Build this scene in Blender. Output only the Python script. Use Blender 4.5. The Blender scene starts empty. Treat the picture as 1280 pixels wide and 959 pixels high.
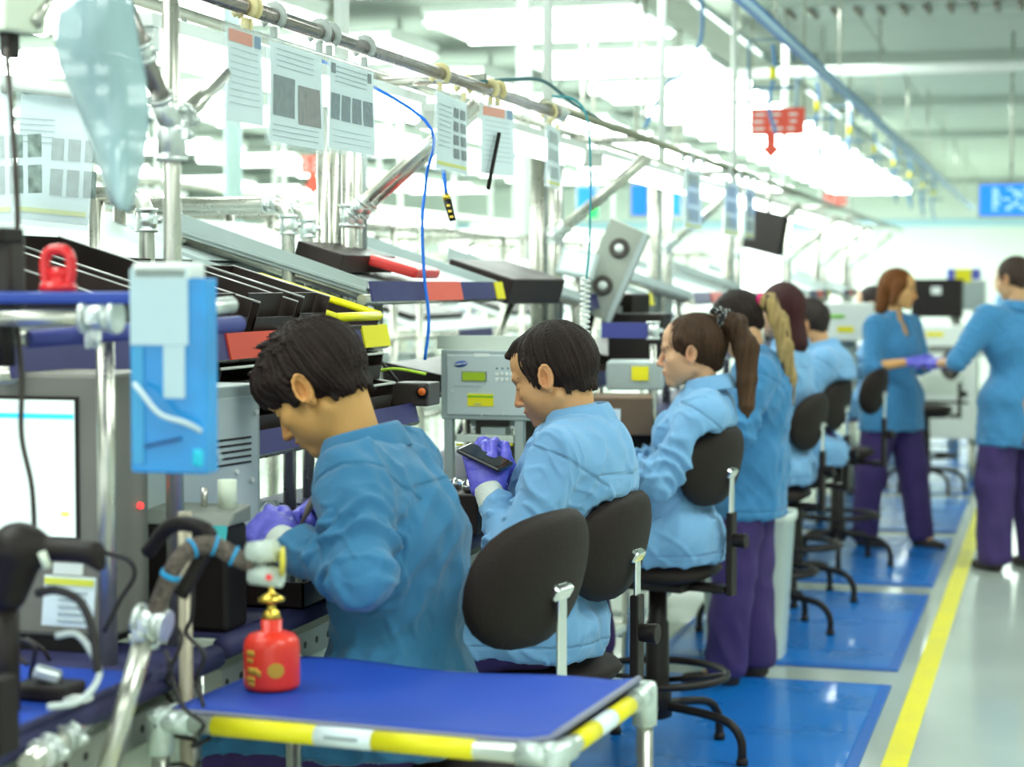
import bpy, bmesh, math, random
import numpy as np
from math import sin, cos, pi, radians as R, atan2, sqrt, hypot
from mathutils import Vector, Matrix, Euler

SC = bpy.context.scene
COL = SC.collection
random.seed(7)

# ---------------------------------------------------------------- camera
F = 2370.0
CAM_Z = 1.56
YAW, PITCH = R(16.05), R(2.95)
cd = bpy.data.cameras.new('camera')
cd.sensor_width = 36.0
cd.lens = 36.0 * F / 1280.0
cd.clip_end = 300
cam = bpy.data.objects.new('camera', cd)
COL.objects.link(cam)
cam.location = (0, 0, CAM_Z)
cam.rotation_euler = (pi / 2 - PITCH, 0, YAW)
cd.dof.use_dof = True
cd.dof.focus_distance = 4.3
cd.dof.aperture_fstop = (cd.lens / 1000) / 0.021
SC.camera = cam

# ---------------------------------------------------------------- world, view, big lamps
w = bpy.data.worlds.new('world'); SC.world = w; w.use_nodes = True
w.node_tree.nodes['Background'].inputs[0].default_value = (0.86, 1.0, 0.95, 1)
w.node_tree.nodes['Background'].inputs[1].default_value = 1.1
SC.view_settings.view_transform = 'Standard'
SC.view_settings.look = 'None'
SC.view_settings.gamma = 1.0
SC.view_settings.exposure = 0.75
SC.view_settings.use_curve_mapping = False

def area(name, loc, sx, sy, power, col=(0.9, 1.0, 0.93)):
    l = bpy.data.lights.new(name, 'AREA'); l.shape = 'RECTANGLE'
    l.size = sx; l.size_y = sy; l.energy = power; l.color = col
    o = bpy.data.objects.new(name, l); COL.objects.link(o); o.location = loc
    return o
CEIL = 3.75
for k, y in enumerate((-1.5, 2.0, 5.5, 9.0)):
    area('ceiling_lamp_light', (-2.7, y, CEIL - .25), 1.9, 1.2, 46)
    area('ceiling_lamp_light', (1.2, y, CEIL - .25), 1.9, 1.2, 52)
for y in (14, 20, 27):
    area('ceiling_lamp_light', (-3.5, y, CEIL - .3), 4, 3, 190)
    area('ceiling_lamp_light', (-11, y - 3, CEIL - .3), 5, 5, 420)
area('ceiling_lamp_light', (-7, 36, CEIL - .4), 14, 8, 1100)
area('ceiling_lamp_light', (-8, 8, CEIL - .3), 4, 5, 280)

# ---------------------------------------------------------------- pixel helpers (photograph pixels to points at a real distance)
_fw = Vector((-sin(YAW) * cos(PITCH), cos(YAW) * cos(PITCH), -sin(PITCH)))
_rt = Vector((cos(YAW), sin(YAW), 0))
_up = _rt.cross(_fw)
CAMP = Vector((0, 0, CAM_Z))
def ray(px, py): return _fw + _rt * ((px - 640) / F) + _up * ((479.5 - py) / F)
def PX(px, py, x): d = ray(px, py); return CAMP + d * (x / d.x)
def PY(px, py, y): d = ray(px, py); return CAMP + d * (y / d.y)
def PZ(px, py, z): d = ray(px, py); return CAMP + d * ((z - CAM_Z) / d.z)
def PD(px, py, dist): return CAMP + ray(px, py) * dist

# ---------------------------------------------------------------- materials
MATS = {}
def mat(name, col=(.5, .5, .5), rough=.5, metal=0., bump=0., bscale=60., var=0., vscale=6., emit=None, es=0.,
        alpha=1., trans=0., coat=0., spec=.5, relief=0., stretch=None, ior=1.45, attr=None, sheen=0.):
    if name in MATS: return MATS[name]
    m = bpy.data.materials.new(name); m.use_nodes = True
    nt = m.node_tree; b = nt.nodes['Principled BSDF']; MATS[name] = m
    b.inputs['Base Color'].default_value = (*col, 1)
    b.inputs['Roughness'].default_value = rough
    b.inputs['Metallic'].default_value = metal
    b.inputs['Alpha'].default_value = alpha
    b.inputs['Transmission Weight'].default_value = trans
    b.inputs['Coat Weight'].default_value = coat
    b.inputs['Sheen Weight'].default_value = sheen
    b.inputs['IOR'].default_value = ior
    b.inputs['Specular IOR Level'].default_value = spec
    m.diffuse_color = (*col, 1)
    tc = nt.nodes.new('ShaderNodeTexCoord')
    src = tc.outputs['Object']
    if stretch:
        mp = nt.nodes.new('ShaderNodeMapping'); mp.inputs['Scale'].default_value = stretch
        nt.links.new(src, mp.inputs[0]); src = mp.outputs[0]
    if attr:
        a = nt.nodes.new('ShaderNodeAttribute'); a.attribute_name = attr
        colsock = a.outputs['Color']
        nt.links.new(colsock, b.inputs['Base Color'])
    else: colsock = None
    if var > 0:
        n = nt.nodes.new('ShaderNodeTexNoise'); n.inputs['Scale'].default_value = vscale; n.inputs['Detail'].default_value = 4
        nt.links.new(src, n.inputs['Vector'])
        mr = nt.nodes.new('ShaderNodeMapRange'); mr.inputs[1].default_value = .3; mr.inputs[2].default_value = .7
        mr.inputs[3].default_value = 1 - var; mr.inputs[4].default_value = 1 + var
        nt.links.new(n.outputs['Fac'], mr.inputs[0])
        mx = nt.nodes.new('ShaderNodeVectorMath'); mx.operation = 'SCALE'
        if colsock: nt.links.new(colsock, mx.inputs[0])
        else: mx.inputs[0].default_value = col
        nt.links.new(mr.outputs[0], mx.inputs['Scale'])
        nt.links.new(mx.outputs[0], b.inputs['Base Color'])
        mr2 = nt.nodes.new('ShaderNodeMapRange'); mr2.inputs[3].default_value = max(.02, rough - .1); mr2.inputs[4].default_value = min(1, rough + .12)
        nt.links.new(n.outputs['Fac'], mr2.inputs[0]); nt.links.new(mr2.outputs[0], b.inputs['Roughness'])
    if bump > 0:
        n = nt.nodes.new('ShaderNodeTexNoise'); n.inputs['Scale'].default_value = bscale; n.inputs['Detail'].default_value = 3
        nt.links.new(src, n.inputs['Vector'])
        bp = nt.nodes.new('ShaderNodeBump'); bp.inputs['Strength'].default_value = bump; bp.inputs['Distance'].default_value = .01
        if relief > 0:
            ra = nt.nodes.new('ShaderNodeAttribute'); ra.attribute_name = 'tint'
            b2 = nt.nodes.new('ShaderNodeBump'); b2.inputs['Strength'].default_value = relief; b2.inputs['Distance'].default_value = .006; b2.invert = True
            nt.links.new(ra.outputs['Fac'], b2.inputs['Height']); nt.links.new(b2.outputs[0], bp.inputs['Normal'])
        nt.links.new(n.outputs['Fac'], bp.inputs['Height']); nt.links.new(bp.outputs[0], b.inputs['Normal'])
    if emit:
        b.inputs['Emission Color'].default_value = (*emit, 1); b.inputs['Emission Strength'].default_value = es
    return m
STEEL = mat('pipe_steel', (.60, .59, .52), .28, .85, var=.1, vscale=14)
STEEL2 = mat('joint_steel', (.72, .76, .74), .34, .8, var=.14, vscale=30)
CHROME = mat('chrome', (.82, .84, .84), .14, 1.)
BLACKPL = mat('black_plastic', (.014, .009, .008), .5, spec=.35, var=.25, vscale=9)
BLACKPU = mat('black_polyurethane', (.017, .010, .008), .62, spec=.3, bump=.25, bscale=260, var=.25, vscale=7)
BLACKMT = mat('black_metal', (.014, .009, .008), .42, .0, spec=.35, var=.2)
TRAYBK = mat('black_tray_plastic', (.022, .013, .011), .45, spec=.4, var=.3, vscale=5)
GREYMC = mat('grey_enamel', (.38, .445, .44), .42, var=.05, vscale=7)
GREYMID = mat('mid_grey_metal', (.24, .255, .225), .45, .1, var=.1)
WHITEPL = mat('white_plastic', (.78, .82, .78), .38, var=.04)
BLUESTRIP = mat('indigo_label_strip', (.035, .032, .14), .4, var=.12)
REDCARD = mat('red_card', (.62, .06, .03), .5, var=.06)
YELCARD = mat('yellow_card', (.85, .75, .01), .45, var=.04)
MATBLUE = mat('blue_bench_mat', (.014, .062, .42), .55, spec=.3, bump=.15, bscale=400, var=.12, vscale=3)
MATDK = mat('indigo_edge_foam', (.03, .03, .10), .6, var=.1)
PAPER = mat('paper_white', (.80, .90, .94), .6, var=.02)
SLEEVE = mat('clear_sleeve_plastic', (.80, .90, .92), .12, trans=.0, alpha=.28, coat=.5)
INKGREY = mat('printed_grey', (.35, .42, .45), .6)
INKDARK = mat('printed_photo_dark', (.09, .11, .13), .5, var=.5, vscale=60)
GLOVE = mat('violet_nitrile_glove', (.13, .12, .62), .42, bump=.3, bscale=90, var=.08, vscale=25)
CUFF = mat('white_knit_cuff', (.80, .84, .76), .9, bump=.6, bscale=300)
TROUSER = mat('purple_navy_trouser', (.055, .03, .135), .85, bump=.2, bscale=350, var=.12, vscale=10)
SHOE = mat('dark_shoe_leather', (.03, .02, .018), .45, var=.2)
CABLE = mat('black_cable_rubber', (.025, .02, .02), .5)
BRASS = mat('brass', (.75, .52, .08), .28, .9)
CLIPM = mat('cream_clip_plastic', (.72, .62, .32), .45)
CLIPG = mat('grey_clip_plastic', (.42, .46, .44), .45)
BLUEHOSE = mat('blue_air_hose', (.01, .16, .68), .35)

ORD = ['nearest to the camera', 'second from the camera', 'third from the camera', 'fourth from the camera', 'fifth from the camera', 'sixth from the camera', 'seventh from the camera', 'eighth from the camera', 'ninth from the camera', 'tenth from the camera', 'eleventh from the camera', 'twelfth from the camera', 'thirteenth from the camera', 'fourteenth from the camera', 'fifteenth from the camera', 'sixteenth from the camera']
# ---------------------------------------------------------------- object helpers
def tag(o, label=None, cat=None, group=None, kind=None):
    if label: o['label'] = label
    if cat: o['category'] = cat
    if group: o['group'] = group
    if kind: o['kind'] = kind
    return o
def thing(name, label, cat, loc=(0, 0, 0), rz=0., group=None):
    o = bpy.data.objects.new(name, None); COL.objects.link(o)
    o.empty_display_size = .05
    o.location = loc; o.rotation_euler = (0, 0, rz)
    return tag(o, label, cat, group)
def mesh_obj(name, me, m, parent=None, smooth=False, bevel=0., seg=2, label=None):
    o = bpy.data.objects.new(name, me); COL.objects.link(o)
    if m and not me.materials: me.materials.append(m)
    if smooth is True:
        for p in me.polygons: p.use_smooth = True
    if bevel > 0:
        b = o.modifiers.new('bevel', 'BEVEL'); b.width = bevel; b.segments = seg; b.limit_method = 'ANGLE'; b.angle_limit = R(40)
        b.harden_normals = False
    if parent: o.parent = parent
    if label: o['label'] = label
    return o
def dup(root, loc=None, rz=None, label=None, group=None):
    r = root.copy(); COL.objects.link(r)
    if loc is not None: r.location = loc
    if rz is not None: r.rotation_euler = (0, 0, rz)
    if label: r['label'] = label
    if group: r['group'] = group
    for ch in list(root.children):
        c = ch.copy(); COL.objects.link(c); c.parent = r
        for g in ch.children:
            d = g.copy(); COL.objects.link(d); d.parent = c
    return r

def frame(axis):
    z = Vector(axis).normalized()
    x = z.cross(Vector((0, 0, 1)))
    if x.length < 1e-3: x = Vector((1, 0, 0))
    x.normalize(); y = z.cross(x)
    return x, y, z

class MB:
    def __init__(s): s.v = []; s.f = []; s.sm = []
    def add(s, vs, fs, smooth=False):
        n = len(s.v); s.v += [tuple(v) for v in vs]
        for f in fs: s.f.append(tuple(i + n for i in f)); s.sm.append(smooth)
        return s
    def box(s, c, d, rot=None):
        hx, hy, hz = d[0] / 2, d[1] / 2, d[2] / 2
        vs = [Vector((x, y, z)) for x in (-hx, hx) for y in (-hy, hy) for z in (-hz, hz)]
        if rot is not None:
            M = rot if isinstance(rot, Matrix) else Euler(rot).to_matrix()
            vs = [M @ v for v in vs]
        c = Vector(c)
        return s.add([v + c for v in vs], [(0, 1, 3, 2), (4, 6, 7, 5), (0, 4, 5, 1), (2, 3, 7, 6), (0, 2, 6, 4), (1, 5, 7, 3)])
    def cyl(s, a, b, r, r2=None, n=14, caps=True, smooth=True):
        a = Vector(a); b = Vector(b); r2 = r if r2 is None else r2
        x, y, z = frame(b - a)
        vs = []
        for c, q in ((a, r), (b, r2)):
            for i in range(n):
                t = 2 * pi * i / n
                vs.append(c + x * (q * cos(t)) + y * (q * sin(t)))
        s.add(vs, [(i, (i + 1) % n, n + (i + 1) % n, n + i) for i in range(n)], smooth)
        if caps:
            k = len(s.v) - 2 * n
            s.f.append(tuple(k + i for i in reversed(range(n)))); s.sm.append(False)
            s.f.append(tuple(k + n + i for i in range(n))); s.sm.append(False)
        return s
    def tube(s, pts, r, n=10, caps=True, flat=1.0):
        pts = [Vector(p) for p in pts]; m = len(pts)
        rs = r if isinstance(r, (list, tuple)) else [r] * m
        prev = None; vs = []
        for i, p in enumerate(pts):
            d = (pts[min(i + 1, m - 1)] - pts[max(i - 1, 0)]).normalized()
            if prev is None: x, y, _ = frame(d)
            else:
                x = prev - d * prev.dot(d)
                if x.length < 1e-5: x, y, _ = frame(d)
                x.normalize(); y = d.cross(x)
            prev = x
            for k in range(n):
                t = 2 * pi * k / n
                vs.append(p + x * (rs[i] * cos(t)) + y * (rs[i] * flat * sin(t)))
        fs = [(i * n + k, i * n + (k + 1) % n, (i + 1) * n + (k + 1) % n, (i + 1) * n + k) for i in range(m - 1) for k in range(n)]
        if caps: fs += [tuple(reversed(range(n))), tuple((m - 1) * n + k for k in range(n))]
        return s.add(vs, fs, True)
    def lathe(s, prof, c=(0, 0, 0), n=24, axis=(0, 0, 1)):
        c = Vector(c); z = Vector(axis).normalized()
        if abs(z.z) > .999: x, y = Vector((1, 0, 0)), Vector((0, 1, 0)) * (1 if z.z > 0 else -1)
        else: x, y, z = frame(z)
        vs = []
        for r, h in prof:
            for i in range(n):
                t = 2 * pi * i / n
                vs.append(c + x * (r * cos(t)) + y * (r * sin(t)) + z * h)
        m = len(prof)
        fs = [(j * n + i, j * n + (i + 1) % n, (j + 1) * n + (i + 1) % n, (j + 1) * n + i) for j in range(m - 1) for i in range(n)]
        if prof[0][0] > 1e-4: fs.append(tuple(reversed(range(n))))
        if prof[-1][0] > 1e-4: fs.append(tuple((m - 1) * n + i for i in range(n)))
        return s.add(vs, fs, True)
    def prism(s, poly, o, u, v, w, depth):
        """polygon (a,b) in plane o+a*u+b*v, extruded by w*depth"""
        o, u, v, w = Vector(o), Vector(u), Vector(v), Vector(w)
        n = len(poly)
        base = [o + u * a + v * b for a, b in poly]
        return s.add(base + [p + w * depth for p in base],
                     [tuple(reversed(range(n))), tuple(n + i for i in range(n))] + [(i, (i + 1) % n, n + (i + 1) % n, n + i) for i in range(n)])
    def quad(s, a, b, c, d): return s.add([a, b, c, d], [(0, 1, 2, 3)])
    def mesh(s, name):
        me = bpy.data.meshes.new(name); me.from_pydata(s.v, [], s.f)
        me.polygons.foreach_set('use_smooth', s.sm); me.update()
        bm = bmesh.new(); bm.from_mesh(me); bmesh.ops.recalc_face_normals(bm, faces=bm.faces); bm.to_mesh(me); bm.free()
        return me
    def build(s, name, m, parent=None, bevel=0., seg=2, label=None):
        return mesh_obj(name, s.mesh(name), m, parent, False, bevel, seg, label)

def smooth_pts(P, n=8):
    P = [Vector(p) for p in P]; out = []
    Q = [P[0] * 2 - P[1]] + P + [P[-1] * 2 - P[-2]]
    for i in range(1, len(Q) - 2):
        for k in range(n):
            t = k / n
            a, b, c, d = Q[i - 1], Q[i], Q[i + 1], Q[i + 2]
            out.append(.5 * ((2 * b) + (c - a) * t + (2 * a - 5 * b + 4 * c - d) * t * t + (3 * b - a - 3 * c + d) * t ** 3))
    return out + [P[-1]]
def text_obj(name, body, size, loc, rot, m, parent=None, ext=.0005, align='CENTER', bold=0.):
    cu = bpy.data.curves.new(name, 'FONT'); cu.body = body; cu.size = size; cu.extrude = ext; cu.offset = bold
    cu.align_x = align; cu.align_y = 'CENTER'
    o = bpy.data.objects.new(name, cu); COL.objects.link(o); cu.materials.append(m)
    o.location = loc; o.rotation_euler = rot
    if parent: o.parent = parent
    return o

# ---------------------------------------------------------------- distance fields and surface nets (for people, gloves, hair)
def axis_pts(lo, hi, zones, coarse):
    """zones: (a, b, step) finer intervals"""
    out = [lo]
    while out[-1] < hi:
        x = out[-1]; st = coarse
        for a, b, h in zones:
            if a - coarse < x < b: st = min(st, h)
        out.append(x + st)
    return np.array(out, np.float32)
class Field:
    def __init__(s, lo, hi, coarse, zones=((), (), ())):
        s.ax = [axis_pts(lo[i], hi[i], zones[i], coarse) for i in range(3)]
        s.V = np.full([len(a) for a in s.ax], .5, np.float32); s.h = coarse
    def _apply(s, fn, lo, hi, k, mode):
        mg = k + 2.5 * s.h; sl = []
        for i in range(3):
            a = int(np.searchsorted(s.ax[i], lo[i] - mg)); b = int(np.searchsorted(s.ax[i], hi[i] + mg))
            if b - a < 2: return
            sl.append(slice(a, b))
        sub = s.V[tuple(sl)]
        d = fn(s.ax[0][sl[0]][:, None, None], s.ax[1][sl[1]][None, :, None], s.ax[2][sl[2]][None, None, :]).astype(np.float32)
        if mode == 'u': a, b, sg = sub, d, 1
        elif mode == 's': a, b, sg = -sub, d, -1
        else: a, b, sg = -sub, -d, -1
        if k > 1e-6:
            h = np.clip(.5 + .5 * (b - a) / k, 0, 1); r = b + (a - b) * h - k * h * (1 - h)
        else: r = np.minimum(a, b)
        s.V[tuple(sl)] = r * sg
    def cone(s, a, b, ra, rb=None, k=.02, mode='u'):
        a = np.array(a, float); b = np.array(b, float); rb = ra if rb is None else rb
        ab = b - a; L = max((ab ** 2).sum(), 1e-9)
        def fn(X, Y, Z):
            px, py, pz = X - a[0], Y - a[1], Z - a[2]
            t = np.clip((px * ab[0] + py * ab[1] + pz * ab[2]) / L, 0, 1)
            return np.sqrt((px - t * ab[0]) ** 2 + (py - t * ab[1]) ** 2 + (pz - t * ab[2]) ** 2) - (ra + (rb - ra) * t)
        m = max(ra, rb)
        s._apply(fn, np.minimum(a, b) - m, np.maximum(a, b) + m, k, mode); return s
    def ell(s, c, r, k=.02, M=None, mode='u'):
        c = np.array(c, float); r = np.array(r, float); M = np.eye(3) if M is None else np.array(M)
        def fn(X, Y, Z):
            p = (X - c[0], Y - c[1], Z - c[2])
            q = [(p[0] * M[0, i] + p[1] * M[1, i] + p[2] * M[2, i]) / r[i] for i in range(3)]
            k0 = np.sqrt(q[0] ** 2 + q[1] ** 2 + q[2] ** 2) + 1e-6
            k1 = np.sqrt((q[0] / r[0]) ** 2 + (q[1] / r[1]) ** 2 + (q[2] / r[2]) ** 2) + 1e-6
            return k0 * (k0 - 1) / k1
        e = np.sqrt(((M * r[None, :]) ** 2).sum(1))
        s._apply(fn, c - e, c + e, k, mode); return s
    def box(s, c, hb, rad=.01, k=.01, M=None, mode='u'):
        c = np.array(c, float); hb = np.array(hb, float); M = np.eye(3) if M is None else np.array(M)
        def fn(X, Y, Z):
            p = (X - c[0], Y - c[1], Z - c[2])
            q = [np.abs(p[0] * M[0, i] + p[1] * M[1, i] + p[2] * M[2, i]) - (hb[i] - rad) for i in range(3)]
            o = np.sqrt(sum(np.maximum(v, 0) ** 2 for v in q))
            return o + np.minimum(np.maximum(np.maximum(q[0], q[1]), q[2]), 0) - rad
        e = np.abs(M) @ hb
        s._apply(fn, c - e, c + e, k, mode); return s
    def mesh(s, name, disp=None, colfn=None):
        V = s.V; I = V < 0
        c = np.zeros([n - 1 for n in V.shape], np.int8)
        for dx in (0, 1):
            for dy in (0, 1):
                for dz in (0, 1):
                    c += I[dx:V.shape[0] - 1 + dx, dy:V.shape[1] - 1 + dy, dz:V.shape[2] - 1 + dz]
        ci = np.argwhere((c > 0) & (c < 8)); n = len(ci)
        idx = np.full(c.shape, -1, np.int32); idx[ci[:, 0], ci[:, 1], ci[:, 2]] = np.arange(n)
        acc = np.zeros((n, 3)); cnt = np.zeros(n)
        for axis in range(3):
            o1, o2 = [a for a in range(3) if a != axis]
            for u in (0, 1):
                for v in (0, 1):
                    p0 = ci.copy(); p0[:, o1] += u; p0[:, o2] += v
                    p1 = p0.copy(); p1[:, axis] += 1
                    a = V[p0[:, 0], p0[:, 1], p0[:, 2]]; b = V[p1[:, 0], p1[:, 1], p1[:, 2]]
                    m = (a < 0) != (b < 0); t = np.where(m, a / np.where(m, a - b, 1), 0)
                    P0 = np.stack([s.ax[i][p0[:, i]] for i in range(3)], 1); P1 = np.stack([s.ax[i][p1[:, i]] for i in range(3)], 1)
                    acc[m] += (P0 + (P1 - P0) * t[:, None])[m]; cnt[m] += 1
        P = acc / cnt[:, None]
        quads = []
        for axis in range(3):
            o1, o2 = [(1, 2), (2, 0), (0, 1)][axis]
            s0 = [slice(None)] * 3; s1 = [slice(None)] * 3
            s0[axis] = slice(0, -1); s1[axis] = slice(1, None)
            A, B = I[tuple(s0)], I[tuple(s1)]
            e = np.argwhere(A != B)
            e = e[(e[:, o1] > 0) & (e[:, o2] > 0) & (e[:, o1] < V.shape[o1] - 1) & (e[:, o2] < V.shape[o2] - 1)]
            fl = A[e[:, 0], e[:, 1], e[:, 2]]
            q = []
            for a, b in ((1, 1), (0, 1), (0, 0), (1, 0)):
                g = e.copy(); g[:, o1] -= a; g[:, o2] -= b
                q.append(idx[g[:, 0], g[:, 1], g[:, 2]])
            q = np.stack(q, 1); q[~fl] = q[~fl][:, ::-1]
            quads.append(q)
        Q = np.concatenate(quads); Q = Q[(Q >= 0).all(1)]
        # one round of smoothing
        for _ in range(2):
            S = np.zeros_like(P); K = np.zeros(n)
            for i in range(4):
                j = (i + 1) % 4
                np.add.at(S, Q[:, i], P[Q[:, j]]); np.add.at(S, Q[:, j], P[Q[:, i]])
                np.add.at(K, Q[:, i], 1); np.add.at(K, Q[:, j], 1)
            P = P * .5 + .5 * S / np.maximum(K, 1)[:, None]
        if disp is not None:
            N = np.cross(P[Q[:, 2]] - P[Q[:, 0]], P[Q[:, 3]] - P[Q[:, 1]]); VN = np.zeros_like(P)
            for i in range(4): np.add.at(VN, Q[:, i], N)
            VN /= np.linalg.norm(VN, axis=1)[:, None] + 1e-9
            P = P + VN * disp(P)[:, None]
        me = bpy.data.meshes.new(name)
        me.vertices.add(n); me.vertices.foreach_set('co', P.astype(np.float32).ravel())
        me.loops.add(len(Q) * 4); me.loops.foreach_set('vertex_index', Q.astype(np.int32).ravel())
        me.polygons.add(len(Q)); me.polygons.foreach_set('loop_start', np.arange(0, len(Q) * 4, 4, dtype=np.int32))
        me.update(calc_edges=True)
        me.polygons.foreach_set('use_smooth', np.ones(len(Q), bool))
        if colfn is not None:
            ca = me.color_attributes.new('tint', 'FLOAT_COLOR', 'POINT')
            c4 = np.ones((n, 4), np.float32); c4[:, :3] = colfn(P); ca.data.foreach_set('color', c4.ravel())
        me.validate(); me.update()
        return me

_rng = np.random.RandomState(3)
_LAT = _rng.rand(32, 32, 32).astype(np.float32)
def vnoise(P):
    i = np.floor(P).astype(int); f = P - i; f = f * f * (3 - 2 * f); r = 0
    for dx in (0, 1):
        for dy in (0, 1):
            for dz in (0, 1):
                wgt = (f[:, 0] if dx else 1 - f[:, 0]) * (f[:, 1] if dy else 1 - f[:, 1]) * (f[:, 2] if dz else 1 - f[:, 2])
                r = r + wgt * _LAT[(i[:, 0] + dx) % 32, (i[:, 1] + dy) % 32, (i[:, 2] + dz) % 32]
    return r * 2 - 1
# ================================================================ SETTING
def floor_mat():
    m = mat('epoxy_floor', (.47, .53, .47), .2, coat=.3, var=.05, vscale=1.2)
    return m
fl = MB().box((-8, 18, -.05), (26, 50, .1)).build('floor', floor_mat()); tag(fl, kind='structure')
WALLM = mat('pale_wall_panel', (.80, .88, .82), .7, var=.02, vscale=1)
CEILM = mat('ceiling_panel_grey', (.50, .56, .51), .75, var=.03, vscale=1.5)
tag(MB().box((-21.05, 18, 2), (.1, 50, 4)).build('wall_left', WALLM), kind='structure')
tag(MB().box((-8, 43.05, 2), (26, .1, 4)).build('wall_back', WALLM), kind='structure')
tag(MB().box((5.05, 18, 2), (.1, 50, 4)).build('wall_right', WALLM), kind='structure')
ceil = tag(MB().box((-8, 18, CEIL + .12), (26, 50, .1)).build('ceiling', mat('ceiling_joint_dark', (.30, .34, .31), .8)), kind='structure')
# ceiling panels as pieces of the ceiling
me = MB().box((0, 0, 0), (2.38, 1.18, .05)).mesh('ceiling_panel'); me.materials.append(CEILM)
for i in range(-4, 2):
    for j in range(6, 34):
        o = bpy.data.objects.new('ceiling_panel', me); COL.objects.link(o); o.parent = ceil
        o.location = (i * 2.4 - .4, j * 1.2, CEIL + .05 + .004 * ((i * 7 + j * 3) % 3))
# yellow floor line
tag(MB().box((-.49, 18, .002), (.082, 50, .004)).build('floor_line', mat('yellow_floor_paint', (.86, .76, .01), .35, var=.05)), kind='structure')
# floor mats
MAT_FL = mat('blue_floor_mat', (.003, .18, .62), .28, bump=.12, bscale=300, var=.10, vscale=2.5, coat=.25)
MAT_RIM = mat('blue_mat_rim', (.004, .12, .50), .35)
for k in range(10):
    y0 = 3.25 + 2.24 * k
    t = thing('floor_mat', ['blue rubber floor mat nearest the camera under the first stools', 'blue floor mat beside the white waste bin', 'blue floor mat third from the camera'][k] if k < 3 else
              ('blue floor mat under the standing red-haired worker' if k == 3 else 'blue floor mat past the standing workers, ' + ORD[k]), 'mat', (-1.11, y0 + .97, 0),
              0, 'blue floor mats far along the aisle' if k > 3 else 'blue floor mats along the row of stools')
    MB().box((0, 0, .006), (.94, 1.86, .010)).build('mat_surface', MAT_FL, t, bevel=.004)
    for s in (-1, 1):
        MB().box((.49 * s, 0, .005), (.04, 1.94, .009)).build('mat_border', MAT_RIM, t, bevel=.003)
        MB().box((0, .95 * s, .005), (.94, .04, .009)).build('mat_border', MAT_RIM, t, bevel=.003)

# ================================================================ STOOLS
PADZ = Matrix.Identity(3)
def pad_mesh(wd, ht, th, bend, name, dish=0., p=2.5):
    """padded shell, wide along y, tall along z, thin along x; ends curve towards -x... forward"""
    nu, nv = 28, 16; vs = []; fs = []
    for side in (1, -1):
        for j in range(nv + 1):
            for i in range(nu):
                rr = j / nv; a = 2 * pi * i / nu
                ex = abs(cos(a)) ** (2 / p) * (1 if cos(a) > 0 else -1); ez = abs(sin(a)) ** (2 / p) * (1 if sin(a) > 0 else -1)
                y = ex * wd / 2 * rr; z = ez * ht / 2 * rr
                tz = th * .5 * (1 - rr ** 4) ** .5 if rr < 1 else 0
                vs.append((side * tz + bend * y * y * -1 + dish * z * z, y, z))
    n1 = (nv + 1) * nu
    for s in (0, 1):
        for j in range(nv):
            for i in range(nu):
                a, b, c, d = [s * n1 + q for q in (j * nu + i, j * nu + (i + 1) % nu, (j + 1) * nu + (i + 1) % nu, (j + 1) * nu + i)]
                fs.append((a, b, c, d) if s == 0 else (d, c, b, a))
    me = bpy.data.meshes.new(name); me.from_pydata(vs, [], fs)
    bm = bmesh.new(); bm.from_mesh(me); bmesh.ops.remove_doubles(bm, verts=bm.verts, dist=.0004); bmesh.ops.recalc_face_normals(bm, faces=bm.faces); bm.to_mesh(me); bm.free()
    for q in me.polygons: q.use_smooth = True
    return me

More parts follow.
